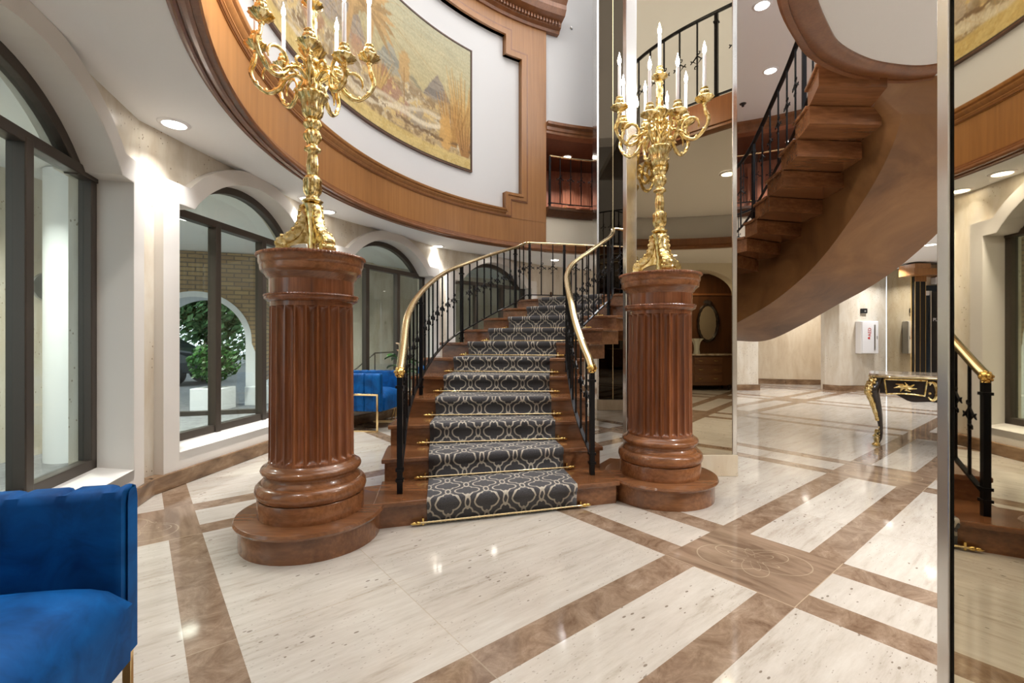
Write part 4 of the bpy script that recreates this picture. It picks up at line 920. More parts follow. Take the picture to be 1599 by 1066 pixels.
# ================================================================== ARMCHAIRS
def armchair(loc, rz, label):
    T = thing('armchair', label, 'armchair', (*loc, 0), rz, 'blue velvet armchairs')
    hw, fr, th = .385, .345, .095; z0, z1 = .27, .766
    # U-shaped path of the shell, from the front of one arm round the back to the front of the other
    path = [(fr, -hw + th / 2)]; rc = .24
    for k in range(1, 7): path.append((fr - (fr + .36 - rc) * k / 6, -hw + th / 2))
    for k in range(1, 9): a = -PI / 2 - PI / 2 * k / 8; path.append((-.36 + rc + rc * math.cos(a) , -hw + th / 2 + rc + rc * math.sin(a)))
    y1 = -path[-1][1]
    for k in range(1, 6): path.append((-.36, path[14][1] + (y1 - path[14][1]) * k / 5))
    for k in range(1, 9): a = PI - PI / 2 * k / 8; path.append((-.36 + rc + rc * math.cos(a), hw - th / 2 - rc + rc * math.sin(a)))
    for k in range(1, 7): path.append((-.36 + rc + (fr + .36 - rc) * k / 6, hw - th / 2))
    d = {i: p for i, p in enumerate(path)}; n_ = len(path) - 1; K = 300; P = [spline(d, n_ * i / K) for i in range(K + 1)]
    Ls = [0]
    for p, q in zip(P, P[1:]): Ls.append(Ls[-1] + math.dist(p, q))
    rings = []
    for i, p in enumerate(P):
        a, b = P[max(0, i - 1)], P[min(K, i + 1)]; tx, ty = b[0] - a[0], b[1] - a[1]; l = math.hypot(tx, ty); nx, ny = -ty / l, tx / l   # n points inwards
        if i == 0 or i == K: nx, ny = (0, 1) if i == 0 else (0, -1)
        e = min(Ls[i], Ls[-1] - Ls[i]); rd = 1 if e > .02 else .55 + .45 * math.sqrt(max(0, 1 - ((.02 - e) / .02) ** 2))
        ch = ((Ls[i] - .0) / .115) % 1; tuft = .022 * min(1, abs(ch - .0) * 7, abs(1 - ch) * 7) ** .5 - .022
        hin, hout = th / 2 * rd, th / 2 * rd
        sec = []
        for u, z in ((-1, z0), (-1, z0 + .1), (-1, z1 - .2), (-1, z1 - .03), (-.85, z1 - .008), (-.5, z1), (.4, z1), (.8, z1 - .008), (1, z1 - .035), (1, z1 - .08), (1, z1 - .2), (1, .47), (1, z0)):
            off = u * (hin if u > 0 else hout) + (tuft if u > .3 else 0); zz = z + (tuft * .7 if (u > -.6 and z > z1 - .1) else 0)
            if rd < 1 and z > z1 - .05: zz -= (1 - rd) * .02
            sec.append((p[0] + nx * off, p[1] + ny * off, zz))
        rings.append(sec)
    LB().rings(rings).build('back_and_arms', VELVET, T, True, angle=28 + 20)
    # seat cushion, crowned
    sw = hw - th - .006; xs = [-.30 + .67 * i / 16 for i in range(17)]; ys = [-sw + 2 * sw * j / 16 for j in range(17)]; m = LB(); vs, fs = [], []
    def sh(u): return max(0, 1 - abs(u) ** 6)
    for i, x in enumerate(xs):
        for j, y in enumerate(ys):
            u = 2 * i / 16 - 1; v = 2 * j / 16 - 1; r_ = (sh(u) * sh(v)) ** .45; vs.append((x - (.035 * (1 - sh(u)) if u > .8 else 0) * 0, y * (1 - .0 * abs(u)),   .435 + .10 * r_ + .014 * (1 - u * u) * (1 - v * v)))
    for i in range(16):
        for j in range(16): fs.append((i * 17 + j, (i + 1) * 17 + j, (i + 1) * 17 + j + 1, i * 17 + j + 1))
    k = len(vs); rim_ = [(i, 0) for i in range(17)] + [(16, j) for j in range(1, 17)] + [(i, 16) for i in range(15, -1, -1)] + [(0, j) for j in range(15, 0, -1)]
    low = [(xs[i] * (.985 if i == 16 else 1) , ys[j], .27) for i, j in rim_]; vs += low; nr = len(rim_)
    for q in range(nr):
        a = rim_[q][0] * 17 + rim_[q][1]; b = rim_[(q + 1) % nr][0] * 17 + rim_[(q + 1) % nr][1]; fs.append((a, b, k + (q + 1) % nr, k + q))
    fs.append(tuple(range(k, k + nr)))
    m.add(vs, fs); m.build('seat_cushion', VELVET, T, True, angle=50)
    LB().box(-.30, .33, -sw, sw, .25, .27).build('underside', BLACK, T)
    for s in (-1, 1):   # square gold side frame
        y = s * (hw + .010); q = LB(); w_, t_ = .012, .008
        q.box(.305 - w_, .305 + w_, y - t_, y + t_, 0, .50).box(-.28 - w_, -.28 + w_, y - t_, y + t_, 0, .50).box(-.28, .305, y - t_, y + t_, .476, .50).box(-.28, .305, y - t_, y + t_, 0, .02)
        q.build('side_frame', GOLDM, T, bevel=.002)
    return T
armchair((-1.395, .985), R_(14), 'blue velvet armchair close to the camera at the bottom left, cut off by the frame')
armchair((-2.01, 6.50), R_(-8), 'blue velvet armchair with gold side frame between the left column and the stair newel')
armchair((-1.18, 7.82), R_(-72), 'blue velvet armchair behind the stair balusters, only a corner of it showing')
# ---------------- side table and plant
T = thing('side_table', 'round side table on gold metal rings beside the far blue armchair', 'side table', (-1.70, 7.16, 0))
LB().lathe([(.01, .44), (.21, .44), (.215, .447), (.21, .455), (.01, .455)], (0, 0), 40).build('table_top', MTOP, T, True)
for k in range(6):
    a = PI * 2 * k / 6; cx_, cy_ = .13 * math.cos(a), .13 * math.sin(a)
    LB().rings([[(cx_ - math.sin(a) * (.10 + .007 * math.cos(q)) * math.cos(t) + .007 * math.sin(q) * math.cos(a), cy_ + math.cos(a) * (.10 + .007 * math.cos(q)) * math.cos(t) + .007 * math.sin(q) * math.sin(a), .33 + (.10 + .007 * math.cos(q)) * math.sin(t)) for q in [2 * PI * j / 6 for j in range(6)]] for t in [2 * PI * i / 24 for i in range(24)]], True, False, True).build('gold_ring', GOLDM, T, True)
    LB().tube([(cx_ * 1.2, cy_ * 1.2, 0), (cx_ * .7, cy_ * .7, .24), (cx_ * 1.1, cy_ * 1.1, .44)], .008, 8).build('leg', GOLDM, T, True)
T = thing('potted_plant', 'potted plant with broad green leaves and pale flowers behind the far armchair', 'plant', (-1.70, 7.16, .457))
LB().lathe([(.01, 0), (.06, 0), (.08, .05), (.085, .13), (.08, .14), (.07, .135), (.01, .12)], (0, 0), 24).build('pot', OPAL, T, True)
def leaf(mb, base, az, ln, wd, rise, droop):
    ca, sa = math.cos(az), math.sin(az); rg = []
    for i in range(9):
        u = i / 8; r = ln * u; z = rise * u - droop * u * u; w2 = wd * math.sin(PI * min(1, u * .96 + .03)) ** .8
        rg.append([(base[0] + r * ca - w2 * s * sa, base[1] + r * sa + w2 * s * ca, base[2] + z + abs(s) * .012 + dz) for s, dz in ((-1, 0), (0, -.006), (1, 0), (0, -.012))])
    mb.rings(rg)
for k in range(11):
    az = k * 2.4; h_ = .14 + .30 * ((k * 37) % 10) / 10; r0 = .05 + .015 * (k % 4); m = LB(); b = (r0 * 1.6 * math.cos(az), r0 * 1.6 * math.sin(az), .12 + h_)
    m.tube([(.02 * math.cos(az), .02 * math.sin(az), .12), (b[0] * .6, b[1] * .6, .12 + h_ * .6), b], .004, 5)
    leaf(m, b, az, .18, .05, .05, .09); m.build('leaf', LEAF, T, True)
PET = M('pale_petal', (.85, .62, .42), .4).m
for k, (az, h_) in enumerate(((.4, .50), (2.5, .56), (4.4, .46))):
    m = LB(); b = (.07 * math.cos(az), .07 * math.sin(az), .12 + h_); m.tube([(0, 0, .12), (b[0] * .7, b[1] * .7, .3), b], .003, 5); leaf(m, b, az, .07, .03, .03, .01); leaf(m, b, az + PI, .05, .028, .03, .01); m.build('flower', PET, T, True)
# ================================================================== CONSOLE TABLE
T = thing('console_table', 'black and gilt table with marble top and cabriole legs in the right lobby', 'table', (4.06, 5.28, 0), R_(-38.5))
EBON = wood('ebonised_wood', (.006, .004, .003), (.014, .008, .006), (.03, .016, .01), .18, 'z', .5)
TL, TD = 1.55, .75
edge = []
for i in range(64):
    a = 2 * PI * i / 64; c, s = math.cos(a), math.sin(a); e = .18; x = (abs(c) ** e) * (1 if c > 0 else -1); y = (abs(s) ** e) * (1 if s > 0 else -1)
    w_ = .018 * math.cos(3 * PI * x / 1.0) if abs(y) > .9 else 0; edge.append((TL / 2 + x * TL / 2, TD / 2 + y * (TD / 2 + w_)))
LB().prism(edge, .795, .822).build('table_top', MTOP, T, bevel=.008)
LB().prism([(TL / 2 + (x - TL / 2) * 1.008, TD / 2 + (y - TD / 2) * 1.014) for x, y in edge], .783, .803).build('brass_edge', PALEB, T, bevel=.004)
def apron(x0, x1, y, flip=False, name='apron'):
    L = x1 - x0; top = []; bot = []
    for i in range(41):
        u = i / 40; z = .606 - .066 * math.exp(-((u - .5) / .13) ** 2) - .03 * math.exp(-((u - .22) / .09) ** 2) - .03 * math.exp(-((u - .78) / .09) ** 2) - .05 * (1 if .1 < u < .9 else 0) * min(1, (u - .1) * 12, (.9 - u) * 12)
        bot.append(z)
    rg = [[(x0 + L * i / 40, y - .0, bot[i]), (x0 + L * i / 40, y + .03, bot[i]), (x0 + L * i / 40, y + .03, .784), (x0 + L * i / 40, y - .0, .784)] for i in range(41)]
    if flip: rg = [[(b, a, c) for a, b, c in r] for r in rg]
    LB().rings(rg).build(name, EBON, T, bevel=.003); return bot
bot = apron(.10, TL - .10, .055); apron(.10, TL - .10, TD - .085); apron(.10, TD - .10, .055, True); apron(.10, TD - .10, TL - .085, True)
def gold_path(pts, r=.006, name='gilt_mount'): LB().tube(pts, r, 7).build(name, GILT, T, True)
yf = .047
for x0, x1 in ((.14, .50), (.585, .965), (1.05, 1.41)):
    q = []; zt, zb = .765, (.600 if x1 - x0 < .37 else .575)
    for u in range(13): q.append((x0 + (x1 - x0) * u / 12, yf, zt))
    for u in range(1, 6): q.append((x1 - .004 * u, yf, zt + (zb - zt) * u / 5))
    for u in range(1, 13): q.append((x1 - .02 - (x1 - x0 - .04) * u / 12, yf, zb + .012 * math.sin(PI * u / 12)))
    for u in range(1, 6): q.append((x0 + .02 - .004 * u, yf, zb + (zt - zb) * u / 5))
    gold_path(q, .0095, 'panel_frame')
    cx_ = (x0 + x1) / 2; m = LB()
    for k in range(7):
        a = k * 2 * PI / 7 + .3; m.tube([(cx_, yf, .685), (cx_ + .045 * math.cos(a), yf - .006, .685 + .028 * math.sin(a)), (cx_ + .10 * math.cos(a + .4), yf, .685 + .052 * math.sin(a + .4))], [.010, .015, .004], 6)
    m.sphere((cx_, yf - .004, .685), .022, 10, 6, (1, .6, 1)); m.build('leaf_mount', GILT, T, True)
for cx_, sg in ((.543, 1), (1.007, -1)):
    q = [(cx_ + sg * (.045 - .0006 * k) * math.cos(t), yf - .004, .655 + (.095) * math.sin(t)) for k, t in enumerate([-2.4 + 4.8 * k / 26 for k in range(27)])]
    LB().tube(q, [.008 + .013 * math.sin(PI * k / 26) for k in range(27)], 8).sphere((cx_ - sg * .02, yf, .745), .016, 8, 6).sphere((cx_ - sg * .02, yf, .63), .016, 8, 6).build('scroll_mount', GILT, T, True)
for ix, (lx, ly, dx, dy) in enumerate(((.085, .085, -1, -1), (TL - .085, .085, 1, -1), (.085, TD - .085, -1, 1), (TL - .085, TD - .085, 1, 1))):
    prof = {0: (.0, .79, .055), 1: (.012, .73, .052), 2: (.040, .665, .056), 3: (.045, .60, .052), 4: (.022, .50, .040), 5: (-.005, .36, .030), 6: (-.022, .22, .022), 7: (-.020, .10, .018), 8: (.0, .04, .019), 9: (.022, .012, .020)}
    rg = []
    for i in range(55):
        o, z, r = spline(prof, i / 6); rg.append([(lx + dx * o + r * math.cos(q), ly + dy * o + r * math.sin(q), z) for q in [2 * PI * j / 12 for j in range(12)]])
    L_ = LB().rings(rg).build('leg', EBON, T, True)
    def on_leg(t, push, side=0): o, z, r = spline(prof, t); o2 = o + (r + push) * .72; return (lx + dx * o2 - dy * side, ly + dy * o2 + dx * side, z)
    m = LB()
    m.tube([on_leg(t / 6, .002) for t in range(2, 34)], [.018 + .012 * math.sin(PI * k / 31) + .003 * math.sin(k * 1.7) for k in range(32)], 9)
    for t in (.5, 1.1, 1.8, 2.4, 3.0):
        for s in (-1, 1): m.sphere(on_leg(t, .006, s * .022), .018, 8, 6)
    m.sphere(on_leg(.9, .018), .028, 12, 8, (1, 1, 1.3)); m.sphere(on_leg(2.5, .012), .034, 12, 8, (1, 1, 1.5))
    m.build('gilt_corner_mount', GILT, T, True)
    m = LB()
    for k in range(6): m.tube([on_leg(6 + k * .3, -.005), on_leg(6.2 + k * .3, .004)], [.010, .004], 6)
    o, z, r = spline(prof, 9)
    m.lathe([(.01, 0), (.030, 0), (.034, .012), (.028, .03), (.024, .05), (.027, .075), (.022, .09), (.019, .10)], (lx + dx * .012, ly + dy * .012), 16)
    for k in range(5): a = math.atan2(dy, dx) + (k - 2) * .5; m.tube([(lx + dx * .012 + .02 * math.cos(a), ly + dy * .012 + .02 * math.sin(a), .03), (lx + dx * .012 + .045 * math.cos(a), ly + dy * .012 + .045 * math.sin(a), .010)], [.012, .007], 6)
    m.build('gilt_foot', GILT, T, True)
# ================================================================== TAPESTRY
def tapestry():
    A0, A1, Z0, Z1 = 133.1, 203.0, 4.055, 6.085; NU, NV = 620, 210; rng = np.random.default_rng(4)
    U, Vv = np.meshgrid(np.linspace(0, 1, NU), np.linspace(0, 1, NV), indexing='ij'); W_ = R_(A1 - A0) * 4.66; s = U * W_; h = Vv * (Z1 - Z0)
    def vn(fx, fy, seed):
        g = np.random.default_rng(seed).random((int(fx * W_) + 3, int(fy * 2.1) + 3)); a = s * fx; b = h * fy; i = a.astype(int); j = b.astype(int); u = a - i; v = b - j; u = u * u * (3 - 2 * u); v = v * v * (3 - 2 * v)
        return (g[i, j] * (1 - u) + g[i + 1, j] * u) * (1 - v) + (g[i, j + 1] * (1 - u) + g[i + 1, j + 1] * u) * v
    fb = lambda f, sd: vn(f, f, sd) * .5 + vn(f * 2.3, f * 2.3, sd + 1) * .28 + vn(f * 5, f * 5, sd + 2) * .22
    N1, N2, N3 = fb(2, 10), fb(5, 20), fb(11, 30); st = vn(4, 38, 40)
    C = np.zeros((NU, NV, 3)); C[:] = (.47, .43, .26)
    def mixc(mask, col, k=1.0):
        m = np.clip(mask, 0, 1)[..., None] * k; C[:] = C * (1 - m) + np.array(col) * m
    mixc((h - 1.0) * .9, (.46, .48, .38)); mixc(N1 - .4, (.60, .56, .36), .8)
    sm = lambda x, w_=.03: np.clip(.5 + x / w_, 0, 1)
    # far mountains
    def peak(c, hh, wd, base, col, rough=.12):
        top = base + hh * np.clip(1 - np.abs(s - c) / wd, 0, 1) ** .8 + (N2 - .5) * rough; mixc(sm(top - h) * sm(h - base + .1, .1) * sm(wd - np.abs(s - c), .1), col, .85)
        mixc(sm(top - h) * sm(h - base + .1, .1) * sm(wd - np.abs(s - c), .1) * (st > .55), tuple(.62 * q for q in col), .7)
    peak(.72, .46, .34, .86, (.27, .25, .24)); peak(1.25, .22, .36, .85, (.36, .35, .25)); peak(1.70, .36, .30, .95, (.34, .36, .33)); peak(2.75, .75, .55, .95, (.36, .32, .29)); peak(3.5, .60, .6, .9, (.38, .35, .33)); peak(4.6, .7, .7, .85, (.35, .33, .30))
    # ground: rocks, pale stream, ochre growth
    gl = .84 + .10 * np.sin(s * 1.7) + (N1 - .5) * .25; mixc(sm(gl - h, .08), (.47, .37, .21)); g = sm(gl - h, .08)
    mixc(g * sm(N2 - .50, .08), (.60, .56, .44), .8); mixc(g * sm(N3 - .56, .06), (.24, .17, .09), .75); mixc(g * sm(.40 - N3, .06), (.62, .48, .22), .8); mixc(g * (st > .66), (.33, .28, .20), .55)
    for c, hc_, r_, col in ((1.95, .72, .28, (.36, .17, .10)), (1.55, .55, .25, (.40, .25, .19)), (2.35, .80, .22, (.45, .26, .17)), (1.10, .50, .22, (.33, .30, .25)), (3.3, .7, .3, (.38, .22, .14)), (2.6, .5, .3, (.46, .40, .33)), (3.9, .6, .3, (.3, .24, .16))):
        d = np.hypot((s - c), (h - hc_) * 1.5) + (N2 - .5) * .3; mixc(sm(r_ - d, .08) * (N3 > .40), col, .75)
    mixc(g * sm(.035 - np.abs(h - (.62 - .13 * s + .04 * np.sin(s * 5))), .03), (.72, .68, .55), .8)
    mixc(g * sm(.03 - np.abs(h - (.78 - .16 * s + .03 * np.sin(s * 7 + 1))), .03), (.66, .62, .50), .7)
    # growths of golden leaves
    def fronds(c, base, hh, spread, col, n_=26, k=.9, w0=.018):
        for q in range(n_):
            a = (q / (n_ - 1) - .5) * 2; r = np.random.default_rng(q * 7 + int(c * 100)); L = hh * (.55 + .45 * r.random()); t = np.clip((h - base) / L, 0, 1)
            x = c + a * spread * t ** .9 + a * .06; m = sm(w0 * (1 - t * .8) - np.abs(s - x), .012) * (h > base) * (h < base + L); mixc(m, col if q % 3 else tuple(.6 * z for z in col), k)
    fronds(.16, .35, 1.25, .36, (.56, .36, .13), 46); fronds(.40, .30, .85, .28, (.48, .28, .09), 32); fronds(.14, .2, .7, .22, (.40, .22, .08), 20)
    mixc(sm(.13 - np.hypot(s - .55, (h - .46) * .45) + (N3 - .5) * .08, .03), (.56, .35, .12), .9)
    mixc(sm(.12 - np.hypot(s - 1.42, (h - 1.12) * .55) + (N3 - .5) * .12, .03), (.50, .34, .15), .85); mixc(sm(.010 - np.abs(s - 1.42), .012) * (h > .6) * (h < 1.1), (.34, .22, .1))
    def palm(c, base, hh, R, col):
        mixc(sm(.05 - np.abs(s - c - .08 * np.sin(h * 3)), .02) * (h > base) * (h < base + hh), col)
        for q in range(15):
            a = PI * (q / 14) * 1.25 - .4; u = (s - c) * math.cos(a) + (h - base - hh) * math.sin(a); v_ = -(s - c) * math.sin(a) + (h - base - hh) * math.cos(a) + .55 * u * u * (1 if math.cos(a) > 0 else -1)
            mixc(sm(.05 * np.sin(np.clip(u / R, 0, 1) * PI) * (.7 + .6 * (vn(24, 24, 50 + q) > .45)) - np.abs(v_), .02), col if q % 2 else tuple(.68 * z for z in col), .92)
    palm(2.15, .75, .72, .55, (.52, .36, .17)); palm(2.55, .65, 1.0, .5, (.48, .33, .16)); palm(3.2, .6, .8, .5, (.55, .38, .15)); palm(4.2, .5, .9, .6, (.50, .34, .14)); palm(5.0, .6, .8, .5, (.52, .36, .15))
    fronds(1.98, .55, .5, .3, (.55, .38, .15), 20)
    mixc(sm(.022 - np.abs(h - (.33 + .05 * s * .4 + (N2 - .5) * .12)), .02) * (N3 > .42), (.16, .10, .05), .8)
    b_ = sm(.20 + (N2 - .5) * .06 - h, .03); mixc(b_, (.60, .49, .22)); mixc(b_ * (N3 > .55), (.50, .38, .14), .6)
    C *= np.array([.92, .86, .78]); C *= (.88 + .24 * vn(60, 60, 77))[..., None] * (.93 + .14 * (st))[..., None]
    ed = (s < .022) | (h < .024) | (h > (Z1 - Z0) - .024) | (s > W_ - .022); C[ed] = (.045, .03, .018)
    me = bpy.data.meshes.new('woven_picture'); ang = np.radians(A0 + U * (A1 - A0)); r = 4.664
    co = np.stack([CX + r * np.cos(ang), CY + r * np.sin(ang), Z0 + h], -1).reshape(-1, 3); org = np.array(polar(4.68, 165, 4.055)); co = co - org
    i, j = np.meshgrid(np.arange(NU - 1), np.arange(NV - 1), indexing='ij'); a = (i * NV + j).ravel(); F = np.stack([a, a + NV, a + NV + 1, a + 1], 1)
    me.from_pydata(co.tolist(), [], F.tolist()); me.update(); at_ = me.color_attributes.new('weave', 'FLOAT_COLOR', 'POINT')
    at_.data.foreach_set('color', np.concatenate([C.reshape(-1, 3), np.ones((NU * NV, 1))], 1).astype(np.float32).ravel()); me.polygons.foreach_set('use_smooth', [True] * len(me.polygons))
    m = M('woven_wool', (.5, .4, .2), .85); n_ = m.nt.nodes.new('ShaderNodeAttribute'); n_.attribute_name = 'weave'; m.lk(n_.outputs['Color'], 'Base Color'); me.materials.append(m.m)
    T = thing('tapestry', 'large landscape tapestry in gold and green hung on the curved white wall', 'tapestry', tuple(org))
    o = bpy.data.objects.new('woven_picture', me); COL.objects.link(o); o.parent = T
    sweep([(4.672, Z0 + .01), (4.672, Z1 - .01), (4.70, Z1 - .01), (4.70, Z0 + .01)], A0 + .1, A1 - .1).build('backing', BLACK, T)
    bw = MB()
    for z in (Z0, Z1): pass
    for zz in (Z0 - .012, Z1 - .006): sweep([(4.66, zz), (4.66, zz + .018), (4.70, zz + .018), (4.70, zz)], A0 - .2, A1).build('edge_batten', WOOD_DARK, T)
    MB().hexa([polar(4.66, A0 - .22, Z0 - .012), polar(4.66, A0, Z0 - .012), polar(4.70, A0, Z0 - .012), polar(4.70, A0 - .22, Z0 - .012), polar(4.66, A0 - .22, Z1 + .012), polar(4.66, A0, Z1 + .012), polar(4.70, A0, Z1 + .012), polar(4.70, A0 - .22, Z1 + .012)]).build('edge_batten', WOOD_DARK, T)
tapestry()
# ================================================================== GALLERY RAIL AND UPPER LANDING RAIL
def free_rail(name, label, path, h, every, spacing, rr, mats, hfun=None):
    x0 = path[0]; T = thing(name, label, 'railing', path[0], 0); railing('railing_run', path, h, T, every, spacing, rail_r=rr, mats=mats); return T
free_rail('gallery_railing', 'black iron railing with brass rail along the edge of the upper gallery', [polar(4.60, a, 3.70) for a in [113.0 - i * 1.5 for i in range(50)]], .95, 10, .22, .016, (PALEB, IRON))
free_rail('landing_balustrade', 'black iron railing round the upper landing over the stair head', [(x + .06, y - .06, 3.70) for x, y in LO[2:38]], .95, 8, .2, .018, (IRON, IRON))
# ================================================================== DOWNLIGHTS
DL = ['in the low ceiling between the two nearest arched windows', 'in the low ceiling behind the left candelabrum foot', 'in the low ceiling left of the stair handrail peak', 'in the low ceiling hidden behind the left candelabrum', 'in the low ceiling above the far arched window', 'in the low ceiling right of the far arched window',
      'in the low ceiling over the near armchair', 'in the ceiling just behind the camera to the left', 'in the ceiling just behind the camera', 'in the ceiling before the niche wall', 'in the ceiling behind the camera to the far right', 'in the lobby ceiling right of the table', 'in the lobby ceiling behind the table', 'in the lobby ceiling before the white cabinet',
      'in the lobby ceiling by the stone pier', 'in the low ceiling behind the stair', 'in the lobby ceiling before the mirror panel', 'in the recess ceiling of the far lobby', 'in the lobby ceiling near the black pier', 'in the upper ceiling right of the tall mirror', 'at the top edge of the picture right of the tall mirror', 'in the upper ceiling over the stair flight',
      'in the left part of the gallery ceiling', 'in the middle of the gallery ceiling', 'in the right part of the gallery ceiling', 'added out of view in the white soffit near the mirror trim', 'added out of view in the white soffit farther to the right']
for (x, y, z, p), l in zip(DOWN + GAL + LAND_FILL, DL):
    T = thing('downlight', 'round recessed downlight ' + l, 'downlight', (x, y, z), 0, 'recessed ceiling downlights')
    LB().rings([[(r * math.cos(2 * PI * j / 32), r * math.sin(2 * PI * j / 32), z) for j in range(32)] for r, z in ((.078, -.002), (.082, -.012), (.105, -.008), (.112, 0.0), (.112, .004), (.078, .004))], True, False, True).build('trim_ring', SIGNW, T, True)
    LB().lathe([(.001, -.006), (.08, -.006), (.08, .003), (.001, .003)], (0, 0), 32).build('lens', LENS, T)
for (px, py, z, l) in ((892, 27, None, ''), (1160, 162, ZH, 'sprinkler')):
    if z is None: c = polar(4.68, 106.9, 7.2); 
    else: c = (*fx(px, py, z), z)
    T = thing('sprinkler_head', 'small sprinkler head high on the white wall right of the pilaster' if z is None else 'small round sprinkler rose in the upper ceiling right of the tall mirror', 'sprinkler', c)
    if z is None: LB().sphere((0, 0, 0), .03, 10, 6, (1, 1, 1)).build('rose', SILV, T, True)
    else: LB().lathe([(.001, -.05), (.02, -.05), (.022, -.03), (.01, -.012), (.05, -.008), (.055, 0), (.001, 0)], (0, 0), 20).build('rose', BLACK, T, True)
# ================================================================== NICHE BEHIND THE CAMERA (seen in the mirror)
T = thing('chest_of_drawers', 'bulging inlaid chest of drawers in the niche, seen in the tall mirror', 'chest', (4.72, -3.25, 0))
for nm, z0, z1 in (('carcass', .12, .84),):
    rg = []
    for i in range(13):
        z = z0 + (z1 - z0) * i / 12; bl = .05 * math.sin(PI * i / 12) + .0; rg.append([(-.62 - bl, -.27, z), (-.62 - bl * .5, .20 + bl, z), (-.35, .27 + bl, z), (.35, .27 + bl, z), (.62 + bl * .5, .20 + bl, z), (.62 + bl, -.27, z)])
    LB().rings(rg).build(nm, PARQ, T, True)
LB().prism([(-.70, -.29), (-.70, .24), (-.38, .33), (.38, .33), (.70, .24), (.70, -.29)], .84, .875).build('top', MTOP, T, bevel=.01)
for z in (.20, .42, .63):
    d_ = LB().box(-.34, .34, .315, .335, z, z + .17).build('drawer', PARQ, T, bevel=.01)
    for s in (-1, 1): LB().tube([(s * .18 - .05, .34, z + .09), (s * .18, .365, z + .075), (s * .18 + .05, .34, z + .09)], .007, 6).build('handle', GILT, d_, True)
for x, y in ((-.58, -.22), (.58, -.22), (-.55, .2), (.55, .2)): LB().lathe([(.02, 0), (.03, .03), (.035, .13), (.02, .13)], (x, y), 12).build('foot', EBON, T, True)
T = thing('vase', 'white fluted vase on the chest of drawers, seen in the tall mirror', 'vase', (4.55, -3.2, .875))
LB().rings([[(r * (1 + am * math.cos(8 * 2 * PI * j / 48)) * math.cos(2 * PI * j / 48), r * (1 + am * math.cos(8 * 2 * PI * j / 48)) * math.sin(2 * PI * j / 48), z) for j in range(48)] for r, z, am in ((.01, 0, 0), (.075, 0, .02), (.08, .02, .03), (.065, .1, .03), (.07, .2, .04), (.09, .30, .06), (.14, .36, .14), (.155, .375, .16), (.13, .36, .14), (.07, .25, .04), (.01, .05, 0))]).build('body', OPAL, T, True)
T = thing('oval_mirror', 'oval mirror in a carved dark frame above the chest in the niche', 'mirror', (4.98, -3.58, 1.65))
LB().rings([[((.25 + rr * math.cos(q)) * math.cos(t), .02 + rr * math.sin(q), (.46 + rr * math.cos(q)) * math.sin(t)) for q in [2 * PI * j / 8 for j in range(8)]] for t, rr in [(2 * PI * i / 64, .035 + .006 * math.sin(i * 1.9)) for i in range(64)]], True, False, True).build('carved_frame', EBON, T, True)
LB().add([(.25 * math.cos(2 * PI * i / 48), .012, .46 * math.sin(2 * PI * i / 48)) for i in range(48)] + [(.25 * math.cos(2 * PI * i / 48), .0, .46 * math.sin(2 * PI * i / 48)) for i in range(48)], [tuple(range(48)), tuple(range(48, 96))[::-1]] + [(k, (k + 1) % 48, 48 + (k + 1) % 48, 48 + k) for k in range(48)]).build('glass', CMIR, T)
m = LB()
for k in range(9): a = PI * (k / 8); m.tube([(0, .03, .47), (.08 * math.cos(a), .045, .51 + .05 * math.sin(a)), (.13 * math.cos(a + .3), .03, .50 + .09 * math.sin(a))], [.02, .016, .006], 6)
m.build('crest', EBON, T, True)
l = bpy.data.lights.new('niche_lamp', 'AREA'); l.energy = 14; l.size = .3; l.color = (1, .85, .62); o = bpy.data.objects.new('niche_lamp', l); COL.objects.link(o); o.location = (4.3, -2.9, 2.86)
# wall sconce seen through the landing balusters
T = thing('wall_sconce', 'small dark figurine sconce on the far wall seen through the landing balusters', 'sconce', (.88, 10.45, 1.95))
LB().lathe([(.01, 0), (.07, 0), (.05, .04), (.03, .08), (.05, .16), (.035, .24), (.02, .28), (.03, .32), (.01, .35)], (0, 0), 12).build('figure', WOOD_DARK, T, True); LB().box(-.04, .04, .0, .2, -.02, .02).build('wall_bracket', WOOD_DARK, T)
# ================================================================== OUTSIDE
GZ = -.02
struct(MB().prism([(-40, -10), (-2.9, -10), (-2.9, 6.2), (-1.6, 8.7), (.4, 10.6), (2.5, 12.5), (2.5, 40), (-40, 40)], -.3, GZ).build('ground', ASPH))
struct(MB().prism([(-9.0, 0), (-3.0, 0), (-3.0, 5.0), (-2.8, 6.4), (-1.3, 8.9), (.6, 10.8), (-1.2, 13.2), (-8.3, 9.0)], 2.93, 3.1).build('ceiling_porch', CEIL))
# brick arcade
Pa, Pb = (-8.9, 7.89), (-4.95, 9.35); Lw = math.dist(Pa, Pb); tw = ((Pb[0] - Pa[0]) / Lw, (Pb[1] - Pa[1]) / Lw); nw = (-tw[1], tw[0])
W3 = lambda s, d, z: (Pa[0] + tw[0] * s + nw[0] * d, Pa[1] + tw[1] * s + nw[1] * d, z)
T = thing('brick_arcade', 'tan brick porch wall with a white-lined arch, seen through the second window', 'wall', (*Pa, GZ))
sc_, rr, sp, dep = 3.00, .86, 1.20, .85; m = MB()
def hx(s0, s1, z0, z1, d0=0, d1=dep, mm=None): (mm or m).hexa([W3(s0, d0, z0), W3(s1, d0, z0), W3(s1, d1, z0), W3(s0, d1, z0), W3(s0, d0, z1), W3(s1, d0, z1), W3(s1, d1, z1), W3(s0, d1, z1)])
hx(0, sc_ - rr, GZ, 2.92); hx(sc_ + rr, Lw, GZ, 2.92); pv = None; TZ = 2.92
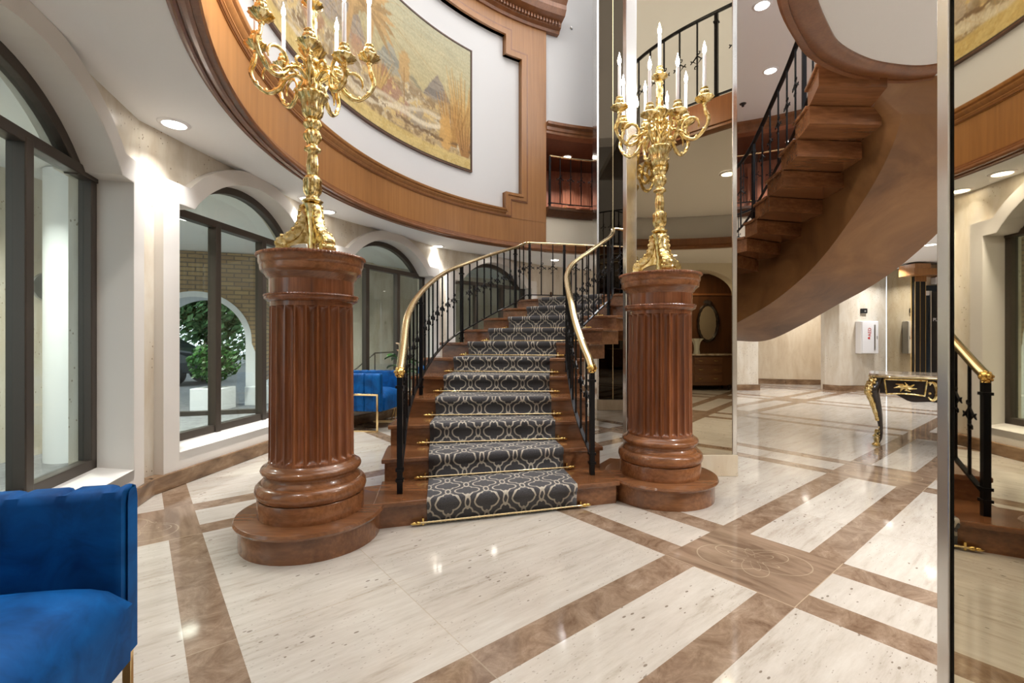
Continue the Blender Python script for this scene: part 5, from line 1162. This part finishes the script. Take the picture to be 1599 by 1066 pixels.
for k in range(29):
    a = PI - PI * k / 28; s = sc_ + rr * math.cos(a); z = sp + rr * math.sin(a)
    if pv: m.hexa([W3(pv[0], 0, pv[1]), W3(s, 0, z), W3(s, dep, z), W3(pv[0], dep, pv[1]), W3(pv[0], 0, TZ), W3(s, 0, TZ), W3(s, dep, TZ), W3(pv[0], dep, TZ)])
    pv = (s, z)
m.build('brickwork', BRICK, T)
a_ = [(-PI * 0, 0)]; pts = [(sc_ + rr, GZ)] + [(sc_ + rr * math.cos(PI * k / 28), sp + rr * math.sin(PI * k / 28)) for k in range(29)] + [(sc_ - rr, GZ)]
po = [(sc_ + rr + .09, GZ)] + [(sc_ + (rr + .09) * math.cos(PI * k / 28), sp + (rr + .09) * math.sin(PI * k / 28)) for k in range(29)] + [(sc_ - rr - .09, GZ)]
pi_ = [(sc_ + rr - .015, GZ)] + [(sc_ + (rr - .015) * math.cos(PI * k / 28), sp + (rr - .015) * math.sin(PI * k / 28)) for k in range(29)] + [(sc_ - rr + .015, GZ)]
MB().rings([[W3(b[0], -.03, b[1]), W3(a[0], -.03, a[1]), W3(a[0], dep + .02, a[1]), W3(b[0], dep + .02, b[1])] for a, b in zip(pi_, po)], True, True).build('arch_lining', STONEW, T)
MB().hexa([W3(sc_ + rr + .09, -.03, GZ), W3(Lw + .02, -.03, GZ), W3(Lw + .02, dep, GZ), W3(sc_ + rr + .09, dep, GZ), W3(sc_ + rr + .09, -.03, 1.15), W3(Lw + .02, -.03, .35), W3(Lw + .02, dep, .35), W3(sc_ + rr + .09, dep, 1.15)]).build('white_plinth', STONEW, T)
c = W3(sc_ + rr - .02, .45, 1.0); T = thing('notice_board', 'small black and white notices on the white arch lining outside', 'notice', c)
for z, mt in ((.22, SILV), (.02, BLACK), (-.17, SIGNW)): MB().hexa([W3(sc_ + rr - .05, .25, 1.0 + z - .08), W3(sc_ + rr - .06, .25, 1.0 + z - .08), W3(sc_ + rr - .06, .6, 1.0 + z - .08), W3(sc_ + rr - .05, .6, 1.0 + z - .08), W3(sc_ + rr - .05, .25, 1.0 + z + .08), W3(sc_ + rr - .06, .25, 1.0 + z + .08), W3(sc_ + rr - .06, .6, 1.0 + z + .08), W3(sc_ + rr - .05, .6, 1.0 + z + .08)]).build('notice_plate', mt, T)
def foliage(name, c, rad, n_, size, mat, parent, seed=1):
    r = random.Random(seed); m = MB()
    for i in range(n_):
        while True:
            p = Vector((r.uniform(-1, 1), r.uniform(-1, 1), r.uniform(-1, 1)))
            if .35 < p.length < 1: break
        q = Vector((c[0] + p.x * rad[0], c[1] + p.y * rad[1], c[2] + p.z * rad[2])); d = Vector((r.gauss(0, 1), r.gauss(0, 1), r.gauss(0, 1))).normalized(); u = d.orthogonal().normalized() * size * r.uniform(.6, 1.3); v = d.cross(u) * .45
        m.add([q - u, q + v, q + u, q - v], [(0, 1, 2, 3)])
    return m.build(name, mat, parent)
T = thing('potted_shrub', 'leafy green shrub in a white square planter outside the second window', 'shrub', (-5.3, 8.2, GZ))
MB().prism([(-5.55, 7.98), (-5.02, 8.02), (-5.06, 8.5), (-5.58, 8.46)], GZ, .37).build('planter', STONEW, T, bevel=.01)
MB().tube([(-5.3, 8.24, .3), (-5.28, 8.25, .6), (-5.3, 8.22, .8)], .02, 6).build('stem', WOOD_DARK, T); foliage('foliage', (-5.28, 8.24, .82), (.42, .36, .36), 900, .06, LEAF, T, 3)
T = thing('planter_box', 'low white planter box at the foot of the outdoor arch', 'planter', (-4.9, 8.75, GZ)); MB().box(-5.02, -4.72, 8.7, 9.0, GZ, .33).build('box', STONEW, T, bevel=.01)
T = thing('kerb', 'dark kerb line across the driveway outside', 'kerb', (-6, 7.2, GZ)); MB().prism([(-9, 6.4), (-5.9, 7.4), (-4.3, 7.9), (-4.25, 7.8), (-5.85, 7.28), (-9, 6.25)], GZ, .05).build('kerb_stone', BRONZE, T)
def tree(c, h, rad, n_, size, label, seed):
    T = thing('tree', label, 'tree', (c[0], c[1], GZ), 0, 'trees beyond the driveway')
    MB().tube([(c[0], c[1], GZ), (c[0] + .1, c[1], h * .4), (c[0] - .05, c[1] + .05, h * .75)], [.16, .12, .07], 8).build('trunk', WOOD_DARK, T, True)
    foliage('foliage', (c[0], c[1], h), rad, n_, size, TREE, T, seed)
tree((-10.4, 15.8), 3.4, (1.6, 1.4, 2.3), 5200, .16, 'dark leafy tree seen through the outdoor arch', 5)
tree((-14.0, 16.5), 3.4, (1.7, 1.5, 2.4), 4200, .16, 'leafy tree at the left edge of the outdoor arch', 6)
tree((-9.0, 19.6), 4.2, (1.8, 1.6, 3.2), 5200, .17, 'pale green tree right of the outdoor arch, beside the left column', 7)
tree((-4.9, 20), 3.4, (1.8, 1.7, 2.6), 3600, .17, 'green tree across the road farther right outside', 8)
T = thing('hedge', 'low green hedge across the road outside', 'hedge', (-8.5, 24, GZ)); foliage('foliage', (-8.5, 24, 1.2), (9, .8, 1.5), 7000, .14, TREE, T, 9)
# parked car
T = thing('parked_car', 'dark car parked beyond the outdoor arch, seen through the second window', 'car', (-10.6, 12.9, GZ), R_(8))
body = [(-2.2, .35), (-2.2, .75), (-1.9, .92), (-1.2, .98), (-.7, 1.38), (.75, 1.40), (1.4, 1.02), (2.1, .92), (2.25, .7), (2.25, .35)]
rg = []
for y, k in ((-.88, .9), (-.84, .97), (-.6, 1.0), (0, 1.02), (.6, 1.0), (.84, .97), (.88, .9)): rg.append([(x, y * (1 if z < 1.0 else .84), .3 + (z - .3) * k + .0) for x, z in body])
LB().rings(rg).build('car_body', DARKG, T, bevel=.03)
for s in (-1, 1): LB().add([(-1.08, s * .86, 1.0), (1.28, s * .86, 1.0), (.72, s * .775, 1.33), (-.66, s * .775, 1.33), (-1.08, s * .84, 1.0), (1.28, s * .84, 1.0), (.72, s * .75, 1.33), (-.66, s * .75, 1.33)], [(0, 1, 2, 3), (7, 6, 5, 4), (0, 4, 5, 1), (1, 5, 6, 2), (2, 6, 7, 3), (3, 7, 4, 0)]).build('side_window', CARGL, T)
for x in (-1.4, 1.45):
    for s in (-1, 1): LB().rings([[(x + r * math.cos(2 * PI * j / 24), s * yy, .33 + r * math.sin(2 * PI * j / 24)) for j in range(24)] for r, yy in ((.15, .90), (.30, .90), (.33, .86), (.33, .70), (.2, .70))]).build('wheel', BLACK, T, True)
# stone porch walls close outside the other windows
struct(MB().prism([(-5.4, .6), (-5.15, .6), (-5.05, 6.4), (-5.4, 6.4)], GZ, 2.93).build('wall_porch_left', TRAV))
T = thing('porch_column', 'plain pale round column outside the nearest arched window', 'column', (-4.55, 4.80, GZ)); LB().lathe([(.01, 0), (.22, 0), (.22, 2.94), (.01, 2.94)], (0, 0), 40).build('drum', STONEW, T, True)
T = thing('porthole_lamp', 'round silver wall lamp outside the nearest window', 'lamp', (-5.06, 5.05, 1.78), R_(90))
LB().rings([[(r * math.cos(2 * PI * j / 32), y, r * 1.0 * math.sin(2 * PI * j / 32)) for j in range(32)] for r, y in ((.15, 0), (.17, .04), (.13, .06), (.12, .03), (.01, .03))]).build('bezel', SILV, T, True)
struct(MB().prism([(-4.1, 9.1), (-1.5, 12.3), (2.4, 14.2), (2.4, 14.5), (-1.7, 12.6), (-4.3, 9.3)], GZ, 2.93).build('wall_porch_far', TRAV))
T = thing('stair_handrail', 'thin dark metal handrail outside the third window', 'handrail', (-3.3, 9.0, GZ))
MB().tube([(-3.35, 8.85, .35), (-2.75, 9.3, .95), (-2.2, 9.7, .98)], .015, 6).build('rail', BRONZE, T); MB().tube([(-2.75, 9.3, GZ), (-2.75, 9.3, .95)], .012, 6).build('post', BRONZE, T); MB().tube([(-3.35, 8.85, GZ), (-3.35, 8.85, .35)], .012, 6).build('post', BRONZE, T)
# porch downlights
for i, (x, y, l) in enumerate(((-4.6, 6.6, 'seen through the second window'), (-4.2, 3.6, 'outside the nearest window'), (-3.3, 8.1, 'outside the third window'), (-6.4, 7.0, 'near the brick arch'))):
    T = thing('porch_downlight', 'round downlight in the white porch ceiling, ' + l, 'downlight', (x, y, 2.93), 0, 'porch downlights')
    LB().lathe([(.001, -.008), (.11, -.008), (.12, .0), (.001, .0)], (0, 0), 28).build('lens', LENS, T)
    area('porch_lamp', (x, y, 2.905), .18, 34, (1, .97, .92))
